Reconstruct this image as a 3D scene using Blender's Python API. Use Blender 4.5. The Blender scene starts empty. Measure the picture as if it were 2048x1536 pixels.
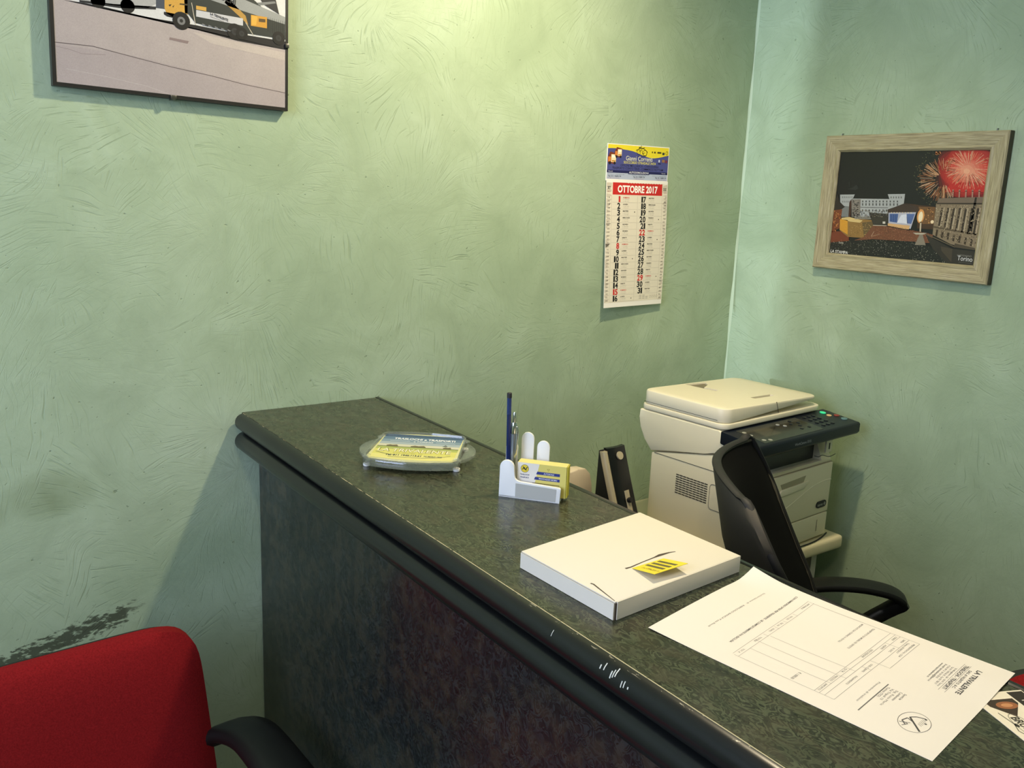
import bpy, bmesh, math, random
from mathutils import Vector, Matrix
random.seed(7)
scene = bpy.context.scene
COL = scene.collection

# ------------------------------------------------------------------ camera
# world: back wall y=0, right wall x=0, floor z=0
FPX = 1755.83
YAW, PITCH, ROLL = 0.628617, 0.213119, 0.0412466
CAM = Vector((-2.0135, -1.6987, 1.55))
fwd = Vector((math.sin(YAW)*math.cos(PITCH), math.cos(YAW)*math.cos(PITCH), -math.sin(PITCH)))
rt0 = Vector((math.cos(YAW), -math.sin(YAW), 0)); up0 = rt0.cross(fwd)
rgt = rt0*math.cos(ROLL) + up0*math.sin(ROLL)
upv = up0*math.cos(ROLL) - rt0*math.sin(ROLL)
cam_d = bpy.data.cameras.new('camera'); cam = bpy.data.objects.new('camera', cam_d); COL.objects.link(cam)
cam_d.sensor_width = 36; cam_d.lens = 36*FPX/2048; cam_d.clip_start = .02
M = Matrix((rgt, upv, -fwd)).transposed().to_4x4(); M.translation = CAM
cam.matrix_world = M
scene.camera = cam

def at(px, py, ax, val):
    """point where the viewing ray of photo pixel (px,py) meets the plane axis=val"""
    d = fwd + rgt*((px-1024)/FPX) - upv*((py-768)/FPX)
    return CAM + d*((val-CAM[ax])/d[ax])

# ------------------------------------------------------------------ light
w = bpy.data.worlds.new('world'); scene.world = w; w.use_nodes = True
w.node_tree.nodes['Background'].inputs[0].default_value = (.75, .85, 1, 1)
w.node_tree.nodes['Background'].inputs[1].default_value = .6
vs = scene.view_settings
vs.view_transform = 'Standard'; vs.look = 'None'; vs.gamma = 1; vs.use_curve_mapping = False
vs.exposure = 0.0

def light(name, kind, loc, energy, color, target=None, **kw):
    d = bpy.data.lights.new(name, kind); d.energy = energy; d.color = color
    for k, v in kw.items(): setattr(d, k, v)
    o = bpy.data.objects.new(name, d); COL.objects.link(o); o.location = loc
    if target: o.rotation_euler = (Vector(target)-Vector(loc)).to_track_quat('-Z', 'Y').to_euler()
    return o
# warm ceiling spotlight above the desk, turned towards the back wall
light('ceiling_spotlight', 'SPOT', (-.84, -.70, 2.40), 69, (1, .84, .57), target=(-1.30, -.22, .9),
      spot_size=math.radians(160), spot_blend=.9, shadow_soft_size=.035)
# added warm fill lamp, unseen, up behind the camera
light('room_fill_lamp', 'POINT', (-1.95, -1.80, 2.50), 17, (1, .86, .66), shadow_soft_size=.06)
# daylight coming in through the window in the left wall
light('window_daylight', 'AREA', (-3.46, -1.42, 1.80), 53, (.57, .68, 1), target=(0, -1.2, 1.2),
      shape='RECTANGLE', size=1.2, size_y=1.3)
# added spot behind a made-up slit window, makes the bright corner strip
light('added_strip_spot', 'SPOT', (-7.5, -.13, 1.85), 1300, (.74, .85, 1), target=(0, -.13, 1.75),
      spot_size=math.radians(20), spot_blend=.5, shadow_soft_size=.05)

# ------------------------------------------------------------------ helpers
def lin(c):
    c = c/255
    return c/12.92 if c <= .04045 else ((c+.055)/1.055)**2.4
def L(r, g, b): return (lin(r), lin(g), lin(b), 1)

def mat(name, col, rough=.5, metal=0, **kw):
    m = bpy.data.materials.new(name); m.use_nodes = True
    b = m.node_tree.nodes['Principled BSDF']
    b.inputs['Base Color'].default_value = col; b.inputs['Roughness'].default_value = rough; b.inputs['Metallic'].default_value = metal
    for k, v in kw.items(): b.inputs[k].default_value = v
    return m
class NT:
    def __init__(s, m): s.t = m.node_tree; s.b = s.t.nodes['Principled BSDF']
    def n(s, typ, **kw):
        x = s.t.nodes.new(typ)
        for k, v in kw.items():
            if k.startswith('i_'):
                x.inputs[int(k[2:])].default_value = v
            else: setattr(x, k, v)
        return x
    def l(s, a, b): s.t.links.new(a, b)
    def math(s, op, a, b=None, c=None, clamp=False):
        x = s.n('ShaderNodeMath', operation=op, use_clamp=clamp)
        for i, v in enumerate((a, b, c)):
            if v is None: continue
            if isinstance(v, (int, float)): x.inputs[i].default_value = v
            else: s.l(v, x.inputs[i])
        return x.outputs[0]
    def ramp(s, fac, stops, interp='LINEAR'):
        x = s.n('ShaderNodeValToRGB'); r = x.color_ramp; r.interpolation = interp
        while len(r.elements) < len(stops): r.elements.new(.5)
        for e, (p, c) in zip(r.elements, stops):
            e.position = p; e.color = c if not isinstance(c, (int, float)) else (c, c, c, 1)
        s.l(fac, x.inputs[0]); return x.outputs[0]
    def mix(s, fac, a, b, blend='MIX'):
        x = s.n('ShaderNodeMix', data_type='RGBA', blend_type=blend)
        for i, v in ((0, fac), (6, a), (7, b)):
            if isinstance(v, (int, float)): x.inputs[i].default_value = v
            elif isinstance(v, tuple): x.inputs[i].default_value = v
            else: s.l(v, x.inputs[i])
        return x.outputs[2]
    def noise(s, vec, scale, detail=3, rough=.5, dist=0, dim='3D'):
        x = s.n('ShaderNodeTexNoise', noise_dimensions=dim)
        x.inputs['Scale'].default_value = scale; x.inputs['Detail'].default_value = detail
        x.inputs['Roughness'].default_value = rough; x.inputs['Distortion'].default_value = dist
        s.l(vec, x.inputs['Vector']); return x.outputs[0]
    def bump(s, h, strength, dist):
        x = s.n('ShaderNodeBump'); x.inputs['Strength'].default_value = strength; x.inputs['Distance'].default_value = dist
        s.l(h, x.inputs['Height']); s.l(x.outputs[0], s.b.inputs['Normal'])

def finish(name, bm, m, parent=None, smooth=True, angle=35):
    bmesh.ops.recalc_face_normals(bm, faces=bm.faces)
    me = bpy.data.meshes.new(name); bm.to_mesh(me); bm.free()
    for x in (m if isinstance(m, (list, tuple)) else [m]): me.materials.append(x)
    if smooth:
        for p in me.polygons: p.use_smooth = True
        me.set_sharp_from_angle(angle=math.radians(angle))
    o = bpy.data.objects.new(name, me); COL.objects.link(o)
    if parent is not None: o.parent = parent
    return o
def thing(name, label, cat, loc=(0, 0, 0), rotz=0, group=None):
    o = bpy.data.objects.new(name, None); COL.objects.link(o); o.empty_display_size = .05
    o.location = loc; o.rotation_euler = (0, 0, rotz); o['label'] = label; o['category'] = cat
    if group: o['group'] = group
    return o
def tag(o, label, cat, group=None):
    o['label'] = label; o['category'] = cat
    if group: o['group'] = group
    return o
def struct(o): o['kind'] = 'structure'; return o

def add_box(bm, a, b, bev=0, seg=2):
    vs_ = [bm.verts.new((x, y, z)) for x in (a[0], b[0]) for y in (a[1], b[1]) for z in (a[2], b[2])]
    fs = [bm.faces.new([vs_[i] for i in f]) for f in ((0,1,3,2),(4,6,7,5),(0,4,5,1),(2,3,7,6),(0,2,6,4),(1,5,7,3))]
    if bev:
        es = list({e for f in fs for e in f.edges})
        bmesh.ops.bevel(bm, geom=es, offset=bev, segments=seg, profile=.6, affect='EDGES')
def box(name, a, b, m, parent=None, bev=0, seg=2):
    bm = bmesh.new(); add_box(bm, a, b, bev, seg); return finish(name, bm, m, parent)
def add_prism(bm, pts, ext, bev=0, seg=2):
    """pts 3D polygon, ext extrusion vector"""
    ext = Vector(ext)
    a = [bm.verts.new(Vector(p)) for p in pts]; b = [bm.verts.new(Vector(p)+ext) for p in pts]
    n = len(pts); fs = [bm.faces.new(a), bm.faces.new(list(reversed(b)))]
    for i in range(n): fs.append(bm.faces.new((a[i], b[i], b[(i+1) % n], a[(i+1) % n])))
    if bev:
        es = list({e for f in fs for e in f.edges})
        bmesh.ops.bevel(bm, geom=es, offset=bev, segments=seg, profile=.6, affect='EDGES')
def prism(name, pts, ext, m, parent=None, bev=0, seg=2, angle=35):
    bm = bmesh.new(); add_prism(bm, pts, ext, bev, seg); return finish(name, bm, m, parent, angle=angle)
def rrect(x0, y0, x1, y1, r, n=6):
    out = []
    for cx, cy, a0 in ((x1-r, y1-r, 0), (x0+r, y1-r, 90), (x0+r, y0+r, 180), (x1-r, y0+r, 270)):
        for i in range(n+1):
            a = math.radians(a0+90*i/n); out.append((cx+r*math.cos(a), cy+r*math.sin(a)))
    return out
def slab(name, outline, zb, zt, m, parent=None, edge=.003, angle=40):
    """closed slab over a plan outline; zb, zt functions of (x,y); rounded upper and lower rim"""
    bm = bmesh.new(); n = len(outline)
    cx = sum(p[0] for p in outline)/n; cy = sum(p[1] for p in outline)/n
    def ring(inset, f, dz):
        vs_ = []
        for x, y in outline:
            d = math.hypot(x-cx, y-cy); k = 1-inset/d if d else 1
            X, Y = cx+(x-cx)*k, cy+(y-cy)*k
            vs_.append(bm.verts.new((X, Y, f(X, Y)+dz)))
        return vs_
    e = edge
    rings = [ring(e, zb, 0), ring(.3*e, zb, .3*e), ring(0, zb, e), ring(0, zt, -e), ring(.3*e, zt, -.3*e), ring(e, zt, 0)]
    for a, b in zip(rings, rings[1:]):
        for i in range(n): bm.faces.new((a[i], a[(i+1) % n], b[(i+1) % n], b[i]))
    bm.faces.new(list(reversed(rings[0]))); bm.faces.new(rings[-1])
    return finish(name, bm, m, parent, angle=angle)
def add_tube(bm, p0, p1, r0, r1=None, n=14, caps=True):
    r1 = r0 if r1 is None else r1
    p0, p1 = Vector(p0), Vector(p1); d = (p1-p0).normalized()
    a = d.orthogonal().normalized(); b = d.cross(a)
    A = [bm.verts.new(p0+(a*math.cos(2*math.pi*i/n)+b*math.sin(2*math.pi*i/n))*r0) for i in range(n)]
    B = [bm.verts.new(p1+(a*math.cos(2*math.pi*i/n)+b*math.sin(2*math.pi*i/n))*r1) for i in range(n)]
    for i in range(n): bm.faces.new((A[i], A[(i+1) % n], B[(i+1) % n], B[i]))
    if caps: bm.faces.new(list(reversed(A))); bm.faces.new(B)
def tube(name, p0, p1, r0, m, parent=None, r1=None, n=14):
    bm = bmesh.new(); add_tube(bm, p0, p1, r0, r1, n); return finish(name, bm, m, parent)
def lathe_axis(name, base, axis, prof, m, parent=None, n=20):
    """prof: list of (t along axis, radius)"""
    bm = bmesh.new(); base = Vector(base); d = Vector(axis).normalized(); a = d.orthogonal().normalized(); b = d.cross(a)
    rings = []
    for t, r in prof:
        rings.append([bm.verts.new(base+d*t+(a*math.cos(2*math.pi*i/n)+b*math.sin(2*math.pi*i/n))*max(r, 1e-5)) for i in range(n)])
    for A, B in zip(rings, rings[1:]):
        for i in range(n): bm.faces.new((A[i], A[(i+1) % n], B[(i+1) % n], B[i]))
    bm.faces.new(list(reversed(rings[0]))); bm.faces.new(rings[-1])
    return finish(name, bm, m, parent)
def catmull(pts, k=6):
    P = [Vector(p) for p in pts]; out = []
    for i in range(len(P)-1):
        p0 = P[max(i-1, 0)]; p1 = P[i]; p2 = P[i+1]; p3 = P[min(i+2, len(P)-1)]
        for j in range(k):
            t = j/k
            out.append(.5*((2*p1)+(p2-p0)*t+(2*p0-5*p1+4*p2-p3)*t*t+(3*p1-p0-3*p2+p3)*t**3))
    out.append(P[-1]); return out
def sweep(name, path, side, sizes, m, parent=None, n=12, power=3.2):
    """superellipse section swept along a path; side = fixed width direction; sizes = (width, height) or function of t"""
    bm = bmesh.new(); side = Vector(side).normalized(); rings = []
    for i, p in enumerate(path):
        d = (path[min(i+1, len(path)-1)]-path[max(i-1, 0)]).normalized(); u = d.cross(side).normalized()
        wv, hv = sizes(i/(len(path)-1)) if callable(sizes) else sizes
        r = []
        for k in range(n):
            a = 2*math.pi*(k+.5)/n; c, s = math.cos(a), math.sin(a)
            q = (abs(c)**power+abs(s)**power)**(-1/power)
            r.append(bm.verts.new(p+side*(wv/2*c*q)+u*(hv/2*s*q)))
        rings.append(r)
    for A, B in zip(rings, rings[1:]):
        for k in range(n): bm.faces.new((A[k], A[(k+1) % n], B[(k+1) % n], B[k]))
    bm.faces.new(list(reversed(rings[0]))); bm.faces.new(rings[-1])
    return finish(name, bm, m, parent, angle=50)
def sheet(name, f0, f1, nu, nv, m, parent=None, angle=60):
    """closed thick sheet between two surfaces f(u,v), u,v in 0..1"""
    bm = bmesh.new()
    g = [[[bm.verts.new(f(i/nu, j/nv)) for j in range(nv+1)] for i in range(nu+1)] for f in (f0, f1)]
    for s in (0, 1):
        for i in range(nu):
            for j in range(nv):
                q = (g[s][i][j], g[s][i+1][j], g[s][i+1][j+1], g[s][i][j+1])
                bm.faces.new(q if s else q[::-1])
    for i in range(nu):
        for j in (0, nv): bm.faces.new((g[0][i][j], g[0][i+1][j], g[1][i+1][j], g[1][i][j]))
    for j in range(nv):
        for i in (0, nu): bm.faces.new((g[0][i][j], g[0][i][j+1], g[1][i][j+1], g[1][i][j]))
    return finish(name, bm, m, parent, angle=angle)

def cut(o, cutters):
    """boolean-subtract closed prisms from o and drop them"""
    bm = bmesh.new(); bm.from_mesh(o.data); bmesh.ops.triangulate(bm, faces=bm.faces); bmesh.ops.recalc_face_normals(bm, faces=bm.faces); bm.to_mesh(o.data); bm.free()
    for c in cutters:
        md = o.modifiers.new('cut', 'BOOLEAN'); md.operation = 'DIFFERENCE'; md.solver = 'EXACT'; md.object = c
    bpy.context.view_layer.update()
    dg = bpy.context.evaluated_depsgraph_get()
    me = bpy.data.meshes.new_from_object(o.evaluated_get(dg)); o.modifiers.clear()
    o.data = me
    for p in me.polygons: p.use_smooth = True
    me.set_sharp_from_angle(angle=math.radians(30))
    for c in cutters: bpy.data.objects.remove(c)
def dup(root, loc, rotz, **props):
    r = root.copy(); COL.objects.link(r); r.location = loc; r.rotation_euler = (0, 0, rotz)
    for k, v in props.items(): r[k] = v
    for ch in list(root.children):
        c = ch.copy(); COL.objects.link(c); c.parent = r
        for gch in list(ch.children):
            d = gch.copy(); COL.objects.link(d); d.parent = c
    return r

# ---- flat print: polygons, lines and lettering with a colour per face
_glyph = {}
def text_polys(s, bold=0.0):
    key = (s, bold)
    if key in _glyph: return _glyph[key]
    cu = bpy.data.curves.new('t', 'FONT'); cu.body = s; cu.size = 1; cu.offset = bold; cu.resolution_u = 3
    o = bpy.data.objects.new('t', cu)
    me = o.to_mesh()
    v = [(p.co.x, p.co.y) for p in me.vertices]; f = [list(p.vertices) for p in me.polygons]
    o.to_mesh_clear(); bpy.data.objects.remove(o); bpy.data.curves.remove(cu)
    _glyph[key] = (v, f); return v, f
class Print:
    def __init__(s, fmap, eps=5e-5): s.f = fmap; s.eps = eps; s.v = []; s.fc = []; s.c = []; s.layer = 1
    def raw(s, pts, faces, col):
        b = len(s.v)
        for x, y in pts: s.v.append(s.f(x, y, s.layer*s.eps))
        for f in faces: s.fc.append([b+i for i in f]); s.c.append(col)
    def up(s, n=1): s.layer += n
    def poly(s, pts, col): s.raw(pts, [list(range(len(pts)))], col)
    def rect(s, x0, y0, x1, y1, col): s.poly([(x0, y0), (x1, y0), (x1, y1), (x0, y1)], col)
    def line(s, p, q, wd, col):
        dx, dy = q[0]-p[0], q[1]-p[1]; d = math.hypot(dx, dy) or 1; nx, ny = -dy/d*wd/2, dx/d*wd/2
        s.poly([(p[0]+nx, p[1]+ny), (p[0]-nx, p[1]-ny), (q[0]-nx, q[1]-ny), (q[0]+nx, q[1]+ny)], col)
    def pline(s, pts, wd, col):
        for a, b in zip(pts, pts[1:]): s.line(a, b, wd, col)
    def disc(s, cx, cy, rx, ry, col, n=20):
        s.poly([(cx+rx*math.cos(2*math.pi*i/n), cy+ry*math.sin(2*math.pi*i/n)) for i in range(n)], col)
    def ring(s, cx, cy, rx, ry, wd, col, n=28):
        s.pline([(cx+rx*math.cos(2*math.pi*i/n), cy+ry*math.sin(2*math.pi*i/n)) for i in range(n+1)], wd, col)
    def text(s, t, x, y, h, col, width=None, align='l', bold=0.0, right=(1, 0), up=(0, 1), shear=0, xs=1):
        """h = capital height; width = forced total width; right/up = unit vectors of reading and ascending direction"""
        v, f = text_polys(t, bold)
        if not v: return
        x0 = min(p[0] for p in v); x1 = max(p[0] for p in v)
        k = h/.69; sx = k*xs if width is None else width/(x1-x0)
        wtot = (x1-x0)*sx; off = {'l': 0, 'c': -wtot/2, 'r': -wtot}[align]
        pts = []
        for a, b in v:
            A = (a-x0)*sx+off+shear*b*k; B = b*k
            pts.append((x+right[0]*A+up[0]*B, y+right[1]*A+up[1]*B))
        s.raw(pts, f, col)
    def build(s, name, m, parent=None):
        me = bpy.data.meshes.new(name); me.from_pydata([tuple(p) for p in s.v], [], s.fc)
        at_ = me.color_attributes.new('Col', 'FLOAT_COLOR', 'CORNER')
        for p, c in zip(me.polygons, s.c):
            cc = L(*c)
            for li in p.loop_indices: at_.data[li].color = cc
        me.materials.append(m)
        o = bpy.data.objects.new(name, me); COL.objects.link(o)
        if parent is not None: o.parent = parent
        return o
def print_mat(name, rough, grain=0, **kw):
    m = mat(name, (1, 1, 1, 1), rough, **kw); t = NT(m)
    a = t.n('ShaderNodeVertexColor', layer_name='Col'); c = a.outputs[0]
    if grain:
        co = t.n('ShaderNodeTexCoord').outputs['Object']
        nz = t.noise(co, 700, 4, .7); nb = t.noise(co, 25, 3)
        c = t.mix(grain, c, t.ramp(nz, [(.25, .25), (.75, 1.0)]), 'MULTIPLY')
        c = t.mix(grain*.6, c, t.ramp(nb, [(.3, .6), (.7, 1.0)]), 'MULTIPLY')
    t.l(c, t.b.inputs['Base Color']); return m

# ------------------------------------------------------------------ materials
def plaster(name, ax):
    m = mat(name, L(170, 185, 145), .55); t = NT(m)
    t.b.inputs['Specular IOR Level'].default_value = .35
    obj = t.n('ShaderNodeTexCoord').outputs['Object']
    sp = t.n('ShaderNodeSeparateXYZ'); t.l(obj, sp.inputs[0])
    cb = t.n('ShaderNodeCombineXYZ'); t.l(sp.outputs[ax], cb.inputs[0]); t.l(sp.outputs[2], cb.inputs[1])
    P = cb.outputs[0]
    # gently warped coordinates so that trowel patches are irregular
    wn = t.n('ShaderNodeTexNoise'); wn.inputs['Scale'].default_value = 3.5; t.l(P, wn.inputs['Vector'])
    wv = t.n('ShaderNodeVectorMath', operation='MULTIPLY_ADD'); t.l(wn.outputs['Color'], wv.inputs[0])
    wv.inputs[1].default_value = (.16, .16, 0); t.l(P, wv.inputs[2])
    W = wv.outputs[0]
    def fan(scale, k, seed):
        mp = t.n('ShaderNodeMapping'); mp.inputs['Location'].default_value = (seed, seed*.7, 0); t.l(W, mp.inputs['Vector'])
        vo = t.n('ShaderNodeTexVoronoi', voronoi_dimensions='2D'); vo.inputs['Scale'].default_value = scale; t.l(mp.outputs[0], vo.inputs['Vector'])
        df = t.n('ShaderNodeVectorMath', operation='SUBTRACT'); t.l(mp.outputs[0], df.inputs[0]); t.l(vo.outputs['Position'], df.inputs[1])
        s2 = t.n('ShaderNodeSeparateXYZ'); t.l(df.outputs[0], s2.inputs[0])
        # stroke fan: centre pushed off so that strokes are nearly parallel arcs
        sr = t.n('ShaderNodeSeparateColor'); t.l(vo.outputs['Color'], sr.inputs[0])
        ang = t.math('MULTIPLY', sr.outputs[0], 6.283)
        px_ = t.math('MULTIPLY_ADD', t.math('COSINE', ang), .16, s2.outputs[0])
        py_ = t.math('MULTIPLY_ADD', t.math('SINE', ang), .16, s2.outputs[1])
        a2 = t.math('ARCTAN2', py_, px_)
        r2 = t.math('SQRT', t.math('ADD', t.math('MULTIPLY', px_, px_), t.math('MULTIPLY', py_, py_)))
        c2 = t.n('ShaderNodeCombineXYZ'); t.l(t.math('MULTIPLY', a2, k), c2.inputs[0]); t.l(t.math('MULTIPLY_ADD', r2, 13, t.math('MULTIPLY', sr.outputs[1], 60)), c2.inputs[1])
        return t.noise(c2.outputs[0], 1, 2, .6, 0, '2D'), sr.outputs[2]
    f1, r1 = fan(4.2, 52, 0); f2, r2 = fan(6.3, 40, 3.3)
    big = t.noise(P, 1.6, 4, .55, .6); mid = t.noise(W, 6.5, 5, .6, .8); fine = t.noise(P, 60, 4, .65)
    mask = t.ramp(t.noise(P, 3.1, 3, .5, .3), [(.42, 0), (.60, 1)])
    st1 = t.ramp(f1, [(.57, 0), (.70, 1)]); st2 = t.ramp(f2, [(.59, 0), (.71, 1)])
    st = t.math('MAXIMUM', t.math('MULTIPLY', st1, mask), t.math('MULTIPLY', st2, t.math('SUBTRACT', 1, mask, clamp=True)))
    st = t.math('MULTIPLY', st, t.ramp(mid, [(.40, .15), (.62, 1)]))
    c = t.ramp(big, [(.3, L(157, 177, 147)), (.5, L(169, 188, 158)), (.7, L(179, 197, 169))])
    c = t.mix(.58, c, t.ramp(mid, [(.3, L(212, 214, 204)), (.5, L(238, 239, 232)), (.68, L(255, 255, 255))]), 'MULTIPLY')
    c = t.mix(t.math('MULTIPLY', r1, .10), c, L(140, 164, 126))
    c = t.mix(t.math('MULTIPLY', st, .36), c, L(104, 122, 88))
    vein = t.ramp(t.noise(W, 9, 3, .5, 2.2), [(.482, 0), (.5, 1), (.518, 0)])
    c = t.mix(t.math('MULTIPLY', vein, .06), c, L(110, 130, 95))
    pits = t.ramp(t.noise(P, 95, 2, .5), [(.70, 0), (.77, 1)])
    c = t.mix(t.math('MULTIPLY', pits, .45), c, L(98, 115, 84))
    if ax == 0:
        # scuff marks from chair backs, and a greasy smudge above them
        def band(x0, z0, x1, z1, hw):
            sl = (z1-z0)/(x1-x0)
            d = t.math('SUBTRACT', sp.outputs[2], t.math('MULTIPLY_ADD', sp.outputs[0], sl, z0-sl*x0))
            return t.math('SUBTRACT', 1, t.math('DIVIDE', t.math('ABSOLUTE', d), hw), clamp=True)
        b = band(-1.93, .668, -1.63, .735, .030)
        ex = t.math('MULTIPLY', t.math('DIVIDE', t.math('SUBTRACT', -1.635, sp.outputs[0]), .05, clamp=True), t.math('DIVIDE', t.math('ADD', sp.outputs[0], 2.3), .1, clamp=True))
        mp = t.n('ShaderNodeMapping'); mp.inputs['Scale'].default_value = (30, 1, 75); mp.inputs['Rotation'].default_value = (0, .22, 0); t.l(obj, mp.inputs['Vector'])
        sc = t.noise(mp.outputs[0], 1.7, 5, .65)
        sc = t.ramp(t.math('MULTIPLY_ADD', t.math('MULTIPLY', t.math('POWER', b, .6), ex), .30, t.math('SUBTRACT', sc, .30)), [(.355, 0), (.43, 1)])
        c = t.mix(t.math('MULTIPLY', t.math('MULTIPLY', sc, t.math('MULTIPLY', b, 3, clamp=True)), t.math('MULTIPLY', ex, .85)), c, L(48, 52, 36))
        def blob(x, z, rx, rz):
            dx = t.math('DIVIDE', t.math('SUBTRACT', sp.outputs[0], x), rx); dz = t.math('DIVIDE', t.math('SUBTRACT', sp.outputs[2], z), rz)
            return t.math('SUBTRACT', 1, t.math('ADD', t.math('MULTIPLY', dx, dx), t.math('MULTIPLY', dz, dz)), clamp=True)
        g1 = t.math('MAXIMUM', blob(-1.80, .985, .085, .05), t.math('MULTIPLY', blob(-1.93, .965, .08, .04), .8))
        g1 = t.math('MULTIPLY', g1, t.ramp(t.noise(P, 16, 3), [(.3, .4), (.65, 1)]))
        c = t.mix(t.math('MULTIPLY', g1, .55), c, L(98, 112, 66))
    t.l(c, t.b.inputs['Base Color'])
    h = t.math('ADD', t.math('MULTIPLY', mid, .6), t.math('MULTIPLY', fine, .22))
    h = t.math('SUBTRACT', h, t.math('MULTIPLY', st, .22)); h = t.math('SUBTRACT', h, t.math('MULTIPLY', pits, .25))
    h = t.math('ADD', h, t.math('MULTIPLY', r1, .10))
    t.bump(h, .45, .006)
    return m
M_wall_b = plaster('green_trowelled_plaster_back', 0)
M_wall_r = plaster('green_trowelled_plaster_right', 1)
M_wall_o = mat('plain_green_plaster', L(170, 186, 148), .7)
M_ceil = mat('white_ceiling', L(225, 222, 212), .8)
def floor_mat():
    m = mat('grey_floor_tile', L(120, 116, 108), .4); t = NT(m)
    co = t.n('ShaderNodeTexCoord').outputs['Object']
    br = t.n('ShaderNodeTexBrick', offset=0); br.inputs['Scale'].default_value = 1; br.inputs['Brick Width'].default_value = .33; br.inputs['Row Height'].default_value = .33
    br.inputs['Mortar Size'].default_value = .003
    br.inputs['Color1'].default_value = L(122, 118, 110); br.inputs['Color2'].default_value = L(112, 108, 100); br.inputs['Mortar'].default_value = L(70, 68, 64)
    t.l(co, br.inputs['Vector']); t.l(br.outputs[0], t.b.inputs['Base Color']); return m
def laminate(name, dark, mid_, lite, rough, stretch, scale, coat=0):
    m = mat(name, L(*mid_), rough, **{'Specular IOR Level': .4}); t = NT(m)
    co = t.n('ShaderNodeTexCoord').outputs['Object']
    mp = t.n('ShaderNodeMapping'); mp.inputs['Scale'].default_value = stretch; mp.inputs['Rotation'].default_value = (0, 0, .25); t.l(co, mp.inputs['Vector'])
    n = t.noise(mp.outputs[0], scale, 2.2, .5, 1.6)
    # contour bands give the swirled, burr-like figure
    fr = t.math('FRACT', t.math('MULTIPLY', n, 5.0))
    c = t.ramp(fr, [(0, L(*dark)), (.10, L(*mid_)), (.42, L(*mid_)), (.52, L(*lite)), (.88, L(*lite)), (.97, L(*dark)), (1, L(*dark))])
    n2 = t.noise(mp.outputs[0], scale*.45, 2, .5, 1.0)
    c = t.mix(t.ramp(n2, [(.42, 0), (.62, .45)]), c, L(*mid_))
    n3 = t.noise(co, 260, 3, .6)
    c = t.mix(.35, c, t.ramp(n3, [(.3, .55), (.7, 1)]), 'MULTIPLY')
    c = t.mix(t.ramp(t.noise(mp.outputs[0], scale*.8, 1, .5), [(.45, 0), (.65, .28)]), c, L(76, 66, 48))
    t.l(c, t.b.inputs['Base Color'])
    t.l(t.ramp(t.noise(co, 40, 3), [(.3, rough*.8), (.7, rough*1.25)]), t.b.inputs['Roughness'])
    return m
M_top = laminate('dark_green_burr_laminate', (18, 20, 13), (45, 48, 33), (74, 79, 57), .26, (1.25, .6, 1), 62)
M_front = laminate('charcoal_burr_laminate', (16, 18, 17), (30, 33, 31), (46, 50, 48), .20, (1, .8, .8), 62)
def black_moulding():
    m = mat('black_moulding', L(18, 19, 18), .27); t = NT(m)
    co = t.n('ShaderNodeTexCoord').outputs['Object']; sp = t.n('ShaderNodeSeparateXYZ'); t.l(co, sp.inputs[0])
    edge = t.math('DIVIDE', t.math('SUBTRACT', sp.outputs[2], 1.0988), .0008, clamp=True)
    mp = t.n('ShaderNodeMapping'); mp.inputs['Scale'].default_value = (1, .25, 1); t.l(co, mp.inputs['Vector'])
    ch = t.ramp(t.noise(mp.outputs[0], 190, 4, .7), [(.60, 0), (.64, 1)])
    near = t.math('DIVIDE', t.math('SUBTRACT', -.85, sp.outputs[1]), .45, clamp=True)
    fac = t.math('MULTIPLY', t.math('MULTIPLY', edge, ch), near)
    t.l(t.mix(fac, L(20, 21, 20), L(215, 205, 175)), t.b.inputs['Base Color'])
    return m
M_roll = black_moulding()
M_black = mat('black_plastic', L(15, 15, 14), .45)
M_blackm = mat('matt_black_plastic', L(30, 29, 27), .6)
M_blackf = mat('black_fabric', L(9, 9, 8), .95, **{'Specular IOR Level': .15})
M_white = mat('white_plastic', L(232, 232, 226), .4)
M_whitec = mat('white_card', L(240, 236, 226), .7)
M_printer = mat('ivory_printer_plastic', L(232, 222, 190), .45)
M_printer_s = mat('light_ivory_plastic', L(236, 226, 196), .42)
M_dkslot = mat('shadow_gap_plastic', L(60, 54, 42), .7)
M_navy = mat('navy_panel_plastic', L(12, 19, 30), .38, **{'Specular IOR Level': .3})
M_dkgrey = mat('dark_grey_plastic', L(52, 52, 48), .4)
M_stand = mat('ivory_table_laminate', L(222, 210, 172), .35)
M_standw = mat('white_table_leg', L(190, 188, 175), .5)
M_desk = mat('black_desk_laminate', L(20, 20, 20), .4)
M_silver = mat('silver_plastic', L(196, 184, 152), .35, .35)
M_chrome = mat('chrome', L(220, 220, 220), .12, 1)
M_steel = mat('brushed_silver', L(170, 178, 186), .28, .85)
M_pencil = mat('navy_pencil_lacquer', L(22, 38, 84), .25)
M_clip = mat('steel_clip', L(120, 118, 115), .3, 1)
M_print = print_mat('printed_paper', .55)
M_photo = print_mat('printed_photo', .35, .35)
M_photog = print_mat('printed_photo_asphalt', .4, .30)
M_gloss = print_mat('glossy_print', .18)
def fabric_red():
    m = mat('red_woven_fabric', L(150, 22, 30), .95, **{'Specular IOR Level': .15}); t = NT(m)
    co = t.n('ShaderNodeTexCoord').outputs['Object']
    n = t.noise(co, 420, 3, .7)
    t.l(t.ramp(n, [(.3, L(108, 16, 18)), (.7, L(140, 26, 28))]), t.b.inputs['Base Color']); t.bump(n, .25, .001); return m
M_red = fabric_red()
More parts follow.
